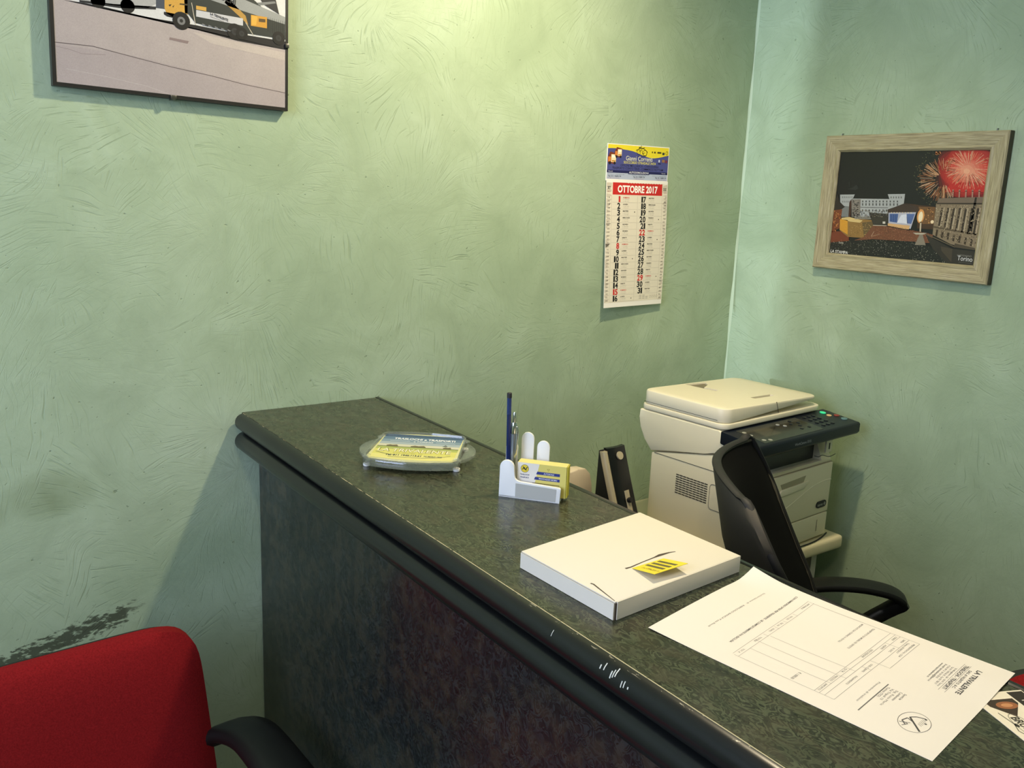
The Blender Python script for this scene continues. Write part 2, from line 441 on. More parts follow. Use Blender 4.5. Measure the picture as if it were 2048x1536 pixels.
def wood_frame():
    m = mat('distressed_cream_wood', L(190, 180, 140), .5); t = NT(m)
    co = t.n('ShaderNodeTexCoord').outputs['Generated']
    co2 = t.n('ShaderNodeTexCoord').outputs['UV']
    mp = t.n('ShaderNodeMapping'); mp.inputs['Scale'].default_value = (9, 150, 1); t.l(co2, mp.inputs['Vector'])
    n = t.noise(mp.outputs[0], 1.2, 4, .65, .3)
    mp2 = t.n('ShaderNodeMapping'); mp2.inputs['Scale'].default_value = (14, 90, 1); t.l(co2, mp2.inputs['Vector'])
    n2 = t.noise(mp2.outputs[0], 1, 3, .6)
    c = t.ramp(n2, [(.3, L(140, 132, 102)), (.5, L(168, 158, 122)), (.7, L(188, 180, 150))])
    c = t.mix(t.ramp(n, [(.54, 0), (.64, .85)]), c, L(84, 72, 50))
    t.l(c, t.b.inputs['Base Color']); t.bump(n2, .2, .001); return m
M_wood = wood_frame()
def acrylic():
    m = bpy.data.materials.new('clear_acrylic'); m.use_nodes = True; nt = m.node_tree; nt.nodes.clear()
    N = nt.nodes.new
    o = N('ShaderNodeOutputMaterial'); mx = N('ShaderNodeMixShader'); mx2 = N('ShaderNodeMixShader'); tr = N('ShaderNodeBsdfTransparent'); gl = N('ShaderNodeBsdfGlossy'); df = N('ShaderNodeBsdfDiffuse')
    lw = N('ShaderNodeLayerWeight'); lw.inputs[0].default_value = .25; mp = N('ShaderNodeMapRange'); mp.inputs[3].default_value = .05; mp.inputs[4].default_value = .55
    tr.inputs[0].default_value = (.985, .985, .98, 1); gl.inputs[1].default_value = .05; df.inputs[0].default_value = (.75, .77, .74, 1); mx2.inputs[0].default_value = .07
    k = nt.links.new
    k(lw.outputs['Facing'], mp.inputs[0]); k(mp.outputs[0], mx.inputs[0]); k(tr.outputs[0], mx2.inputs[1]); k(df.outputs[0], mx2.inputs[2]); k(mx2.outputs[0], mx.inputs[1]); k(gl.outputs[0], mx.inputs[2]); k(mx.outputs[0], o.inputs[0]); return m
M_acr = acrylic()

# ------------------------------------------------------------------ room
RX, RY, RZ = -3.5, -3.9, 2.72
def wallbox(name, a, b, m): return struct(box(name, a, b, m))
wallbox('wall_back', (RX-.1, 0, 0), (.1, .1, RZ), M_wall_b)
wallbox('wall_right', (0, RY-.1, 0), (.1, 0, RZ), M_wall_r)
wallbox('wall_front', (RX-.1, RY-.1, 0), (0, RY, RZ), M_wall_o)
wallbox('floor', (RX-.1, RY-.1, -.08), (.1, .1, 0), floor_mat())
wallbox('ceiling', (RX-.1, RY-.1, RZ), (.1, .1, RZ+.08), M_ceil)
bm = bmesh.new()   # left wall with the window opening and the added slit for the strip spot
X0, X1 = RX-.1, RX
for (y0, y1, z0, z1) in ((RY, -2.05, 0, RZ), (-2.05, -.80, 0, 1.1), (-2.05, -.80, 2.5, RZ), (-.80, -.165, 0, RZ), (-.165, 0, 0, 1.0), (-.165, 0, 2.6, RZ)):
    add_box(bm, (X0, y0, z0), (X1, y1, z1))
struct(finish('wall_left', bm, M_wall_o, smooth=False))
def window(name, y0, y1, z0, z1, mull, fw):
    bm = bmesh.new()
    add_box(bm, (X0+.02, y0, z0), (X0+.05, y0+fw, z1)); add_box(bm, (X0+.02, y1-fw, z0), (X0+.05, y1, z1))
    add_box(bm, (X0+.02, y0+fw, z0), (X0+.05, y1-fw, z0+fw)); add_box(bm, (X0+.02, y0+fw, z1-fw), (X0+.05, y1-fw, z1))
    if mull: add_box(bm, (X0+.02, (y0+y1)/2-.03, z0+fw), (X0+.05, (y0+y1)/2+.03, z1-fw))
    o = struct(finish(name, bm, M_white, smooth=False))
    box('pane', (X0+.033, y0+fw, z0+fw), (X0+.037, y1-fw, z1-fw), M_acr, o)
window('window_1', -2.05, -.80, 1.1, 2.5, True, .05)
window('added_slit_window', -.165, -.001, 1.0, 2.6, False, .01)  # unseen slit window, added to let the strip spot through
# caulked joint in the corner between the two green walls
bm = bmesh.new()
zs = [i*RZ/90 for i in range(91)]
pr = [[], [], []]
for z in zs:
    k = .0045+.0025*math.sin(z*9)*math.sin(z*23+1)+random.uniform(-.0008, .0008)
    for q, co in zip(pr, ((-k, -.0002, z), (-k*.45, -k*.45, z), (-.0002, -k, z))): q.append(bm.verts.new(co))
for a, b in zip(pr, pr[1:]):
    for i in range(len(zs)-1): bm.faces.new((a[i], a[i+1], b[i+1], b[i]))
struct(finish('trim_1', bm, mat('corner_sealant', L(186, 205, 176), .5)))

# ------------------------------------------------------------------ reception counter
ZT = 1.10
YE = -2.7
ct = thing('reception_counter', 'dark burr laminate reception counter with rounded black front mouldings', 'counter', (0, 0, 0))
box('worktop', (-1.4472, YE, ZT-.035), (-1.150, -.001, ZT), M_top, ct, bev=.001, seg=1)
prism('edge_band', [(-1.150, -.001, ZT-.036), (-1.142, -.001, ZT-.036), (-1.1412, -.001, ZT-.002), (-1.1425, -.001, ZT+.0012), (-1.1475, -.001, ZT+.0012), (-1.150, -.001, ZT)], (0, YE, 0), mat('glossy_black_edging', L(20, 20, 18), .15), ct, angle=20)
def worn_highlight():  # cream is wear plus a painted edge highlight, fuller at the near end
    m = mat('worn_cream_highlight', L(150, 138, 100), .4); t = NT(m)
    co = t.n('ShaderNodeTexCoord').outputs['Object']; sp = t.n('ShaderNodeSeparateXYZ'); t.l(co, sp.inputs[0])
    near = t.math('DIVIDE', t.math('SUBTRACT', -.25, sp.outputs[1]), .9, clamp=True)
    n = t.noise(co, 70, 4, .7)
    f = t.ramp(t.math('MULTIPLY_ADD', near, .30, t.math('SUBTRACT', n, .15)), [(.38, 0), (.52, 1)])
    t.l(t.mix(f, L(34, 34, 28), L(188, 176, 134)), t.b.inputs['Base Color']); return m
box('edge_highlight_line', (-1.4481, YE, ZT-.004), (-1.4471, -.012, ZT+.0003), worn_highlight(), ct)
def roll_profile(xc, zc, r, xr):
    pts = [(xr, zc+r)]
    for i in range(13):
        a = math.radians(90+180*i/12); pts.append((xc+r*.95*math.cos(a), zc+r*math.sin(a)))
    pts.append((xr, zc-r)); return pts
prism('upper_moulding', [(x, -.012, z) for x, z in roll_profile(-1.4485, ZT-.0172, .0171, -1.4475)], (0, YE+.012, 0), M_roll, ct, angle=50)
lp = [(-1.40, 1.0625)]
for i in range(11):
    a = math.radians(90+140*i/10); lp.append((-1.447+.019*math.cos(a), 1.0435+.019*math.sin(a)))
lp += [(-1.432, 1.015), (-1.419, 1.000), (-1.40, 1.000)]
prism('lower_moulding', [(x, -.012, z) for x, z in lp], (0, YE+.012, 0), M_roll, ct, angle=50)
box('front_panel', (-1.418, YE, .0), (-1.398, -.014, 1.01), M_front, ct)
box('inner_panel', (-1.17, YE, .0), (-1.152, -.002, 1.064), M_front, ct)
bm = bmesh.new()   # white scratches on the upper moulding
for px, py, hgt, wd in ((1196, 1335, 5, 2), (1203, 1336, 8, 1.6), (1217, 1351, 9, 2), (1221, 1350, 9, 1.6), (1225, 1349, 9, 1.8), (1239, 1370, 8, 1.6), (1244, 1371, 8, 1.6), (1252, 1378, 3, 2), (1150, 1283, 14, 1.2), (1099, 1268, 8, 1), (1173, 1297, 4, 2.4), (1186, 1296, 3, 2.4), (1189, 1307, 3, 2.4)):
    a = at(px, py, 0, -1.466); sy = wd/1300; sz = hgt/1300
    if a.z > 1.098: continue
    def rollx(z):
        s = max(-1, min(1, (z-(ZT-.0168))/.0172)); return -1.4485-.0171*.95*math.sqrt(max(0, 1-s*s))-.00025
    v = []
    for z in (a.z-sz/2, a.z, a.z+sz/2): v.append((bm.verts.new((rollx(z), a.y-sy/2, z)), bm.verts.new((rollx(z), a.y+sy/2, z))))
    for p, q in zip(v, v[1:]): bm.faces.new((p[0], p[1], q[1], q[0]))
finish('scratches', bm, mat('scratched_white', L(205, 205, 190), .6), ct)['kind'] = 'stuff'

# ------------------------------------------------------------------ left picture (truck photograph in a clip frame)
BL = Vector((-1.7525, 0, 1.6945)); BR = Vector((-1.3495, 0, 1.687)); PW = (BR-BL).length; PH = .30
ex = (BR-BL).normalized(); ez = Vector((-ex.z, 0, ex.x)); FY = -.020
pic = thing('truck_picture', 'black-edged clip frame with a photograph of yellow crane trucks', 'picture', (BL.x, 0, BL.z))
def P3(x, z, y): return Vector((ex.x*x+ez.x*z, y, ex.z*x+ez.z*z))
for nm, (a0, b0, a1, b1) in dict(a=(0, 0, PW, .006), b=(0, PH-.006, PW, PH), c=(0, .006, .006, PH-.006), d=(PW-.005, .006, PW, PH-.006)).items():
    prism('frame_edge', [P3(a0, b0, -.001), P3(a1, b0, -.001), P3(a1, b1, -.001), P3(a0, b1, -.001)], (0, FY+.001, 0), M_black, pic)
prism('backing', [P3(.006, .006, -.001), P3(PW-.005, .006, -.001), P3(PW-.005, PH-.006, -.001), P3(.006, PH-.006, -.001)], (0, FY+.002, 0), M_blackm, pic)
def cl(cx, cy):   # crop-of-photo pixel -> picture plane coordinates
    q = at(80+cx*.26367, cy*.26367, 1, FY)
    d = q-Vector((BL.x, FY, BL.z)); return (d.dot(ex), d.dot(ez))
p = Print(lambda x, z, o: P3(x, z, FY-o+.0008))
x0, x1 = .006, PW-.005; z1 = PH-.006
p.rect(x0, .006, x1, z1, (178, 168, 164)); p.up()
def pp(pts, col): p.poly([cl(*q) for q in pts], col)
gl_, gr_ = cl(100, -30), cl(1865, 380)
# pale sky and far yard above the tarmac
def zline(x): return gl_[1]+(gr_[1]-gl_[1])*(x-gl_[0])/(gr_[0]-gl_[0])
p.poly([(x0, zline(x0)), (x1, zline(x1)), (x1, z1), (x0, z1)], (214, 216, 214)); p.up()
p.poly([(x0, zline(x0)+.045), (x1, zline(x1)+.045+.05), (x1, z1), (x0, z1)], (196, 210, 224)); p.up()
# darker and lighter tarmac patches, crack, metal plate
pp([(105, 330), (700, 420), (1300, 570), (1860, 700), (1860, 825), (120, 630)], (172, 162, 160))
pp([(1150, 240), (1860, 400), (1860, 460), (1300, 330)], (190, 180, 172)); p.up()
pp([(985, 282), (1130, 312), (1120, 332), (980, 300)], (140, 124, 122))
p.pline([cl(*q) for q in ((105, 318), (400, 350), (700, 430), (1000, 508), (1300, 575), (1550, 640), (1860, 705))], .0011, (96, 84, 84))
p.pline([cl(*q) for q in ((105, 345), (230, 375), (320, 408), (500, 415))], .0006, (140, 128, 126))
p.pline([cl(*q) for q in ((200, 520), (500, 580), (800, 650), (1000, 720))], .0006, (192, 184, 182)); p.up()
# shadow band on the ground
pp([(180, 0), (480, 60), (900, 145), (1180, 190), (1500, 255), (1865, 315), (1865, 378), (1500, 310), (1150, 215), (850, 140), (500, 55), (330, 20)], (30, 30, 34)); p.up()
# rear truck (left)
pp([(300, -120), (880, -120), (880, 30), (820, 60), (560, 40), (300, 0)], (170, 172, 170))
pp([(880, -90), (960, -90), (960, 70), (880, 60)], (70, 78, 90))
pp([(300, 0), (560, 30), (880, 50), (880, 72), (600, 60), (300, 15)], (34, 36, 40))
for q in ((665, 45), (440, 5)): p.disc(*cl(*q), .0115, .0115, (24, 24, 26))
p.up()
# yellow crane lorry: cab
pp([(945, -230), (1120, -215), (1120, 100), (1040, 95), (1010, 130), (960, 100), (945, 60)], (206, 160, 70))
pp([(975, -180), (1100, -170), (1100, -20), (985, -30)], (40, 50, 60))
pp([(1085, -200), (1125, -200), (1125, 110), (1100, 110)], (120, 92, 40))
pp([(940, 88), (1025, 105), (1025, 138), (965, 125), (940, 108)], (28, 30, 36)); p.up()
pp([(975, 35), (1000, 32), (985, 50)], (40, 36, 30)); pp([(1005, 48), (1020, 38), (1010, 58)], (40, 36, 30))
pp([(1060, 25), (1120, 30), (1120, 42), (1060, 35)], (60, 50, 30))
p.up()
# dark machinery behind the cab and long jib
pp([(1120, -160), (1560, -60), (1700, 70), (1860, 150), (1860, 300), (1450, 235), (1180, 175), (1120, 100)], (46, 52, 50)); p.up()
pp([(1180, -100), (1420, -60), (1860, 130), (1860, 185), (1560, 90), (1180, -40)], (150, 154, 152))
pp([(1420, -20), (1560, 120), (1580, 190), (1540, 150), (1400, 20)], (178, 140, 66))
pp([(1640, -80), (1770, -80), (1815, 110), (1690, 30)], (38, 40, 44)); p.up()
pp([(1650, 20), (1780, 10), (1790, 25), (1660, 42)], (120, 124, 124))
pp([(1185, 42), (1262, 55), (1262, 85), (1185, 70)], (204, 160, 74))
pp([(1185, 75), (1540, 140), (1540, 195), (1185, 125)], (196, 198, 200))
pp([(1600, 112), (1722, 130), (1722, 215), (1600, 195)], (204, 150, 52)); p.up()
pp([(1605, 118), (1650, 125), (1640, 190), (1605, 190)], (222, 172, 70)); pp([(1660, 140), (1710, 146), (1710, 170), (1660, 165)], (90, 70, 40))
for k in range(9): p.line(cl(1730+k*16, 130+k*4), cl(1730+k*16, 240+k*6), .0005, (28, 28, 30))
p.line(cl(1560, 170), cl(1620, 270), .0012, (196, 190, 170)); p.line(cl(1150, 20), cl(1180, 190), .0010, (210, 200, 180))
p.up()
for cx, cy, r in ((1072, 158, .0150), (1478, 240, .0140), (1810, 290, .012), (1530, 255, .011)):
    p.disc(*cl(cx, cy), r, r, (22, 22, 24)); p.up(); p.disc(*cl(cx, cy), r*.45, r*.45, (120, 122, 122) if cx < 1100 else (48, 50, 52)); p.up(); p.disc(*cl(cx, cy), r*.2, r*.2, (40, 40, 42))
for k in range(10):
    a = (1230+k*24, 182+k*5.5); p.line(cl(*a), cl(a[0]+22, a[1]+10), .0022, (50, 52, 54) if k % 2 else (120, 122, 124))
tx, tz = cl(1395, 25); p.text('TRASLOCHI', cl(1482, 40)[0], cl(1482, 40)[1], .0085, (28, 30, 34), width=.06, align='r', bold=.02, right=(.975, -.22), up=(.1, 1))
p.text('LA TRIVALENTE', *cl(1292, 112), .0042, (40, 40, 46), width=.0325, bold=.02, right=(.975, -.2), up=(.05, 1))
p.text('TRASLOCHI TRASPORTI', *cl(1290, 128), .0016, (70, 70, 76), width=.025, right=(.975, -.2), up=(.05, 1))
p.build('photograph', M_photog, pic)
for cx, ed in ((1012, 0),):
    a = cl(cx, 735); q = P3(a[0], -.0015, 0)
    bm = bmesh.new(); add_box(bm, (q.x-.005, -.023, q.z), (q.x+.005, -.0205, q.z+.007), .0008); add_box(bm, (q.x-.0025, -.024, q.z-.001), (q.x+.0025, -.001, q.z+.0012))
    finish('clip', bm, M_clip, pic)
q = P3(PW, .118, 0); bm = bmesh.new(); add_box(bm, (q.x-.006, -.023, q.z-.004), (q.x+.001, -.0205, q.z+.004), .0008); finish('clip', bm, M_clip, pic)

# ------------------------------------------------------------------ framed fireworks photograph on the right wall
FX = -.022
FR = [at(*q, 0, FX) for q in ((1649, 270), (2017, 262), (1975, 570), (1627, 535))]
fr0 = Vector((0, (FR[0].y+FR[3].y)/2, (FR[3].z+FR[2].z)/2))
FWd = ((FR[0].y-FR[1].y)+(FR[3].y-FR[2].y))/2; FH = ((FR[0].z-FR[3].z)+(FR[1].z-FR[2].z))/2
fpic = thing('fireworks_picture', 'distressed cream wooden frame with a night photograph of fireworks over a crowded square', 'picture', (0, fr0.y, fr0.z))
def F3(a, b, x): return Vector((x, -a, b))       # a runs to the right in the photo (towards -y)
BW = .040
def moulding(c0, c1, i0, i1):
    """mitred frame side: outer edge c0-c1, inner edge i0-i1, with a sloping face"""
    bm = bmesh.new(); uvl = bm.loops.layers.uv.new('UVMap')
    def ln(t, o, i): return (o[0]+(i[0]-o[0])*t, o[1]+(i[1]-o[1])*t)
    prof = [(0, -.002), (0, FX+.003), (.06, FX), (.14, FX), (.75, FX+.005), (.88, FX+.004), (1, FX+.009), (1, -.002)]
    A = [bm.verts.new(F3(*ln(t, c0, i0), x)) for t, x in prof]; B = [bm.verts.new(F3(*ln(t, c1, i1), x)) for t, x in prof]
    Ln = math.dist(c0, c1); off = random.random()*3
    for i in range(len(prof)-1):
        f = bm.faces.new((A[i], B[i], B[i+1], A[i+1]))
        for lp_, uv in zip(f.loops, ((off, prof[i][0]*BW*5), (off+Ln, prof[i][0]*BW*5), (off+Ln, prof[i+1][0]*BW*5), (off, prof[i+1][0]*BW*5))): lp_[uvl].uv = uv
    bm.faces.new(list(reversed(A))); bm.faces.new(B)
    f = bm.faces.new((A[-1], B[-1], B[0], A[0]))
    return finish('frame_side', bm, M_wood, fpic, angle=20)
o_ = [(0, 0), (FWd, 0), (FWd, FH), (0, FH)]; i_ = [(BW, BW), (FWd-BW, BW), (FWd-BW, FH-BW), (BW, FH-BW)]
for k in range(4): moulding(o_[k], o_[(k+1) % 4], i_[k], i_[(k+1) % 4])
M_sideg = mat('dark_frame_edge', L(62, 54, 36), .6)
box('frame_outer_edge', (FX+.004, -FWd-.001, .0005), (-.002, -FWd+.0003, FH-.0005), M_sideg, fpic)
IX = FX+.012
prism('backing', [F3(BW-.003, BW-.003, -.003), F3(FWd-BW+.003, BW-.003, -.003), F3(FWd-BW+.003, FH-BW+.003, -.003), F3(BW-.003, FH-BW+.003, -.003)], (IX+.0031, 0, 0), M_blackm, fpic)
ins = [at(1600+cx*.23443, 240+cy*.23443, 0, IX) for cx, cy in ((318, 255), (1595, 235), (1455, 1258), (237, 1155))]
u0, u1, w0, w1 = BW, FWd-BW, BW, FH-BW
QD = [(318, 255), (1595, 235), (1455, 1258), (237, 1155)]      # TL TR BR BL in the crop
def inv_bilin(cx, cy):
    s = t_ = .5
    for _ in range(12):
        (ax, ay), (bx, by), (cx_, cy_), (dx, dy) = QD
        X = (1-t_)*((1-s)*ax+s*bx)+t_*((1-s)*dx+s*cx_); Y = (1-t_)*((1-s)*ay+s*by)+t_*((1-s)*dy+s*cy_)
        xs = (1-t_)*(bx-ax)+t_*(cx_-dx); ys = (1-t_)*(by-ay)+t_*(cy_-dy); xt = (1-s)*(dx-ax)+s*(cx_-bx); yt = (1-s)*(dy-ay)+s*(cy_-by)
        D = xs*yt-xt*ys; ex_, ey_ = cx-X, cy-Y
        s += (ex_*yt-xt*ey_)/D; t_ += (xs*ey_-ex_*ys)/D
    return (u0+min(1, max(0, s))*(u1-u0), w1-min(1, max(0, t_))*(w1-w0))
p = Print(lambda a, b, o: F3(a, b, IX-o), 4e-5)
fc = inv_bilin
def fp(pts, col): p.poly([fc(*q) for q in pts], col)
def fl(a, b, wd, col): p.line(fc(*a), fc(*b), wd, col)
p.rect(u0, w0, u1, w1, (24, 25, 24)); p.up()
rnd = random.Random(3)
# red glow in concentric soft steps
GX, GY = 1410, 420
for k in range(16):
    t_ = k/15; R_ = 300*(1-t_)**.8+26
    if t_ < .25: c = tuple(int(24+(a-24)*t_/.25) for a in (150, 30, 28))
    elif t_ < .6: c = tuple(int(a+(b-a)*(t_-.25)/.35) for a, b in zip((150, 30, 28), (208, 62, 50)))
    else: c = tuple(int(a+(b-a)*(t_-.6)/.4) for a, b in zip((208, 62, 50), (246, 178, 140)))
    pts = []
    for j in range(40):
        a = 2*math.pi*j/40; r = R_*(1+.06*math.sin(5*a+k))
        pts.append(fc(GX+r*math.cos(a)*(.80 if math.cos(a) < 0 else 1), GY+r*math.sin(a)*.88))
    p.poly(pts, c); p.up()
fp([(1290, 520), (1565, 515), (1548, 600), (1240, 605)], (196, 44, 38)); p.up()
for cx, cy, n, r0, r1, cols in ((1425, 400, 190, 8, 190, ((250, 214, 176), (244, 170, 128), (236, 128, 96))), (1235, 490, 230, 20, 215, ((236, 180, 128), (214, 142, 92), (170, 104, 70), (240, 205, 165)))):
    for k in range(n):
        a = rnd.uniform(0, 2*math.pi)
        if cx == 1235 and -1.2 < a-2*math.pi*(a > math.pi) < 1.15: continue
        ra = rnd.uniform(.25, .7)*r1; rb = rnd.uniform(.75, 1.02)*r1; ky = .92
        q0 = (cx+ra*math.cos(a), cy+ra*ky*math.sin(a)); q1 = (cx+rb*math.cos(a), cy+rb*ky*math.sin(a)+rnd.uniform(0, 8))
        if max(q0[0], q1[0]) > 1585: continue
        fl(q0, q1, .0006, rnd.choice(cols))
p.up()
for k in range(120):    # dark green sparks at the left of the burst
    a = rnd.uniform(1.9, 4.3); r = rnd.uniform(205, 265)
    q = (1250+r*math.cos(a), 480+r*1.05*math.sin(a)); p.disc(*fc(*q), .0009, .0009, rnd.choice(((92, 96, 70), (130, 120, 80), (60, 70, 52))), 5)
for k in range(14): p.disc(*fc(1185+rnd.uniform(-20, 20), 262+rnd.uniform(-10, 12)), .002, .0016, rnd.choice(((240, 180, 120), (220, 140, 90))), 6)
# dim hill church, faint
fp([(390, 580), (440, 570), (480, 540), (500, 575), (470, 590)], (44, 46, 44)); fl((408, 515), (410, 560), .0015, (58, 60, 56))
p.up()
# long white palace
fp([(325, 630), (465, 628), (445, 670), (445, 740), (330, 730)], (176, 180, 178))
fp([(440, 665), (780, 668), (765, 625), (915, 622), (905, 712), (770, 760), (770, 830), (440, 830)], (176, 180, 178))
fp([(330, 735), (440, 740), (430, 830), (345, 830)], (128, 132, 130)); p.up()
for row, (ya, h) in enumerate(((682, 16), (706, 22), (762, 18))):
    for k in range(11):
        X = 535+k*31
        if X > 770 and row == 2: continue
        if X < 900: fp([(X, ya), (X+11, ya), (X+11, ya+h), (X, ya+h)], (84, 86, 84))
for k in range(6):
    for ya in (645, 685): fp([(345+k*18, ya), (352+k*18, ya), (352+k*18, ya+16), (345+k*18, ya+16)], (110, 112, 110))
for k in range(5): fp([(790+k*22, 645), (800+k*22, 645), (800+k*22, 662), (790+k*22, 662)], (110, 112, 110))
fp([(445, 738), (770, 742), (770, 750), (445, 746)], (120, 122, 120))
p.up()
fp([(415, 700), (435, 668), (440, 830), (410, 830)], (70, 44, 34)); fp([(438, 672), (522, 670), (518, 830), (432, 830)], (132, 126, 116)); p.up()
for k in range(60): fp([(X0_, Y0_), (X0_+rnd.uniform(8, 22), Y0_), (X0_+14, Y0_+6), (X0_, Y0_+7)], rnd.choice(((96, 90, 84), (160, 150, 138), (80, 78, 74)))) if (X0_ := rnd.uniform(440, 498)) and (Y0_ := rnd.uniform(680, 815)) else None
# left houses
fp([(275, 690), (300, 620), (320, 690), (375, 740), (345, 760), (275, 770)], (46, 40, 34)); fp([(268, 770), (350, 760), (330, 930), (255, 970)], (122, 66, 36))
fp([(255, 960), (420, 960), (420, 1050), (247, 1060)], (120, 60, 36)); p.up()
for k in range(40): p.disc(*fc(rnd.uniform(270, 345), rnd.uniform(775, 960)), .0012, .002, rnd.choice(((190, 110, 56), (80, 40, 24), (214, 150, 84))), 5)
# golden rounded stand
fp([(330, 850), (420, 835), (645, 860), (645, 990), (560, 1020), (410, 1010), (330, 950)], (150, 116, 62)); p.up()
fp([(332, 850), (405, 858), (408, 990), (332, 945)], (222, 160, 52)); fp([(345, 838), (420, 830), (545, 862), (520, 882), (430, 872), (345, 850)], (224, 196, 130))
fp([(540, 880), (645, 868), (645, 985), (560, 1015)], (106, 88, 54)); p.up()
for k in range(70): p.disc(*fc(rnd.uniform(415, 640), rnd.uniform(885, 1000)), .0014, .0008, rnd.choice(((176, 142, 84), (116, 88, 48), (196, 164, 104))), 5)
for k in range(14): fp([(470+k*11, 832), (477+k*11, 800+rnd.uniform(0, 25)), (479+k*11, 850), (470+k*11, 850)], (150, 146, 134))
# stage roof and stage
fp([(600, 790), (770, 800), (770, 900), (640, 900)], (58, 54, 46))
fp([(765, 765), (905, 708), (1020, 735), (1020, 790), (770, 800)], (66, 52, 44)); fp([(905, 705), (1170, 735), (1170, 940), (1020, 930), (1020, 735)], (72, 50, 34)); p.up()
fp([(775, 790), (1010, 785), (965, 935), (775, 900)], (186, 188, 200)); fp([(1030, 735), (1165, 738), (1160, 890), (1060, 890)], (118, 84, 50)); p.up()
fp([(785, 800), (860, 800), (850, 880), (785, 870)], (74, 100, 152)); fp([(930, 800), (1000, 800), (970, 890), (935, 885)], (88, 112, 164))
fp([(850, 880), (885, 810), (930, 802), (940, 890)], (226, 230, 240)); fp([(770, 885), (960, 905), (950, 940), (770, 918)], (224, 180, 122))
for k in range(8): p.disc(*fc(800+k*24, 790), .0014, .0012, (250, 226, 170), 6)
p.up()
for k in range(7): fp([(788+k*10, 805), (792+k*10, 805), (792+k*10, 870), (788+k*10, 868)], (50, 72, 120)) if k % 2 else None
for k in range(30): p.disc(*fc(rnd.uniform(1035, 1160), rnd.uniform(745, 885)), .0014, .0016, rnd.choice(((170, 120, 70), (90, 62, 40), (214, 160, 96))), 5)
fp([(725, 870), (748, 870), (748, 890), (725, 890)], (220, 214, 200))
# piazza, reddish
fp([(640, 905), (760, 905), (960, 945), (1150, 985), (1130, 1060), (420, 1060), (560, 1010)], (120, 76, 52)); p.up()
for k in range(900):
    X, Y = rnd.uniform(560, 1150), rnd.uniform(915, 1060)
    if Y < 905+(1150-X)*-.02+max(0, (X-760))*.19: continue
    if X < 660 and Y < 1000: continue
    p.disc(*fc(X, Y), rnd.uniform(.0005, .0012), .0006, rnd.choice(((170, 106, 72), (80, 50, 36), (196, 140, 104), (146, 70, 46), (60, 40, 32))), 4)
fl((640, 905), (760, 908), .0016, (200, 190, 170)); fl((760, 912), (960, 948), .0016, (40, 34, 28)); fl((625, 1005), (650, 960), .0012, (190, 160, 130)); fl((625, 1005), (700, 985), .001, (180, 150, 120))
# crowd at the bottom
fp([(250, 1060), (640, 1030), (1000, 1050), (1210, 1130), (1290, 1240), (237, 1155)], (30, 32, 28)); p.up()
for k in range(1500):
    X = rnd.uniform(245, 1290); Y = rnd.uniform(1040, 1240)
    if Y > 1150+(X-237)*.085 or Y < 1035+max(0, X-1000)*.42: continue
    p.disc(*fc(X, Y), rnd.uniform(.0004, .0011), rnd.uniform(.0004, .001), rnd.choice(((150, 148, 130), (90, 92, 78), (60, 66, 52), (196, 190, 170), (20, 22, 20), (44, 54, 40))), 4)
p.up()
# street at the lower right
fp([(1090, 985), (1300, 1110), (1470, 1130), (1458, 1255), (1250, 1235), (1150, 1120), (1110, 1040)], (52, 48, 40))
p.up(); fp([(1210, 1090), (1300, 1110), (1290, 1230), (1215, 1130)], (74, 66, 52)); p.up(); fl((1090, 980), (1320, 1095), .0022, (104, 92, 70)); p.up()
# street lamp and fountain
fl((1045, 960), (1050, 860), .0035, (206, 190, 160)); p.disc(*fc(1048, 820), .009, .016, (226, 160, 90)); p.up(); p.disc(*fc(1048, 825), .0055, .012, (255, 238, 196)); p.disc(*fc(1142, 870), .004, .004, (250, 226, 180))
fp([(985, 970), (1100, 970), (1070, 985), (1010, 985)], (190, 182, 160)); fp([(1040, 985), (1065, 985), (1090, 1080), (1000, 1080)], (140, 132, 114))
p.up(2)
# colonnaded palace on the right
fp([(1195, 660), (1545, 645), (1535, 710), (1180, 705)], (122, 106, 88)); fp([(1175, 705), (1535, 705), (1480, 1115), (1290, 1070), (1145, 985)], (140, 124, 98)); p.up()
for k in range(7):
    X = 1215+k*46; t0 = 745; b0 = 905+k*14
    fp([(X, t0), (X+16, t0), (X-12+k*-2, b0), (X-26+k*-2, b0)], (58, 46, 34)); fp([(X+18, t0), (X+27, t0), (X+1-k*2, b0), (X-9-k*2, b0)], (186, 170, 140))
for k in range(7):
    X = 1175+k*44; t0 = 935+k*14
    fp([(X, t0), (X+16, t0+5), (X+6, t0+68), (X-8, t0+60)], (62, 48, 34))
fp([(1180, 700), (1535, 698), (1535, 712), (1180, 712)], (60, 50, 38)); fp([(1150, 905), (1500, 975), (1498, 990), (1148, 922)], (96, 82, 62))
for k in range(5): fl((1305+k*50, 650), (1308+k*50, 592), .0035, (172, 128, 108)); p.disc(*fc(1308+k*50, 590), .0022, .0022, (180, 140, 118))
fp([(1475, 650), (1490, 650), (1450, 950), (1420, 960)], (40, 32, 26)); fp([(1320, 1060), (1470, 1100), (1468, 1120), (1310, 1095)], (80, 70, 54))
p.up()
for k in range(420):
    X = rnd.uniform(1165, 1525); Y = rnd.uniform(715, 1090)
    if X > 1525-(Y-705)*.12 or Y > 985+(X-1145)*.30 or X < 1175-(Y-705)*.1: continue
    fp([(X, Y), (X+rnd.uniform(2, 7), Y), (X+4, Y+rnd.uniform(4, 16)), (X-1, Y+8)], rnd.choice(((96, 82, 62), (170, 152, 120), (70, 58, 44), (190, 172, 140)))) 
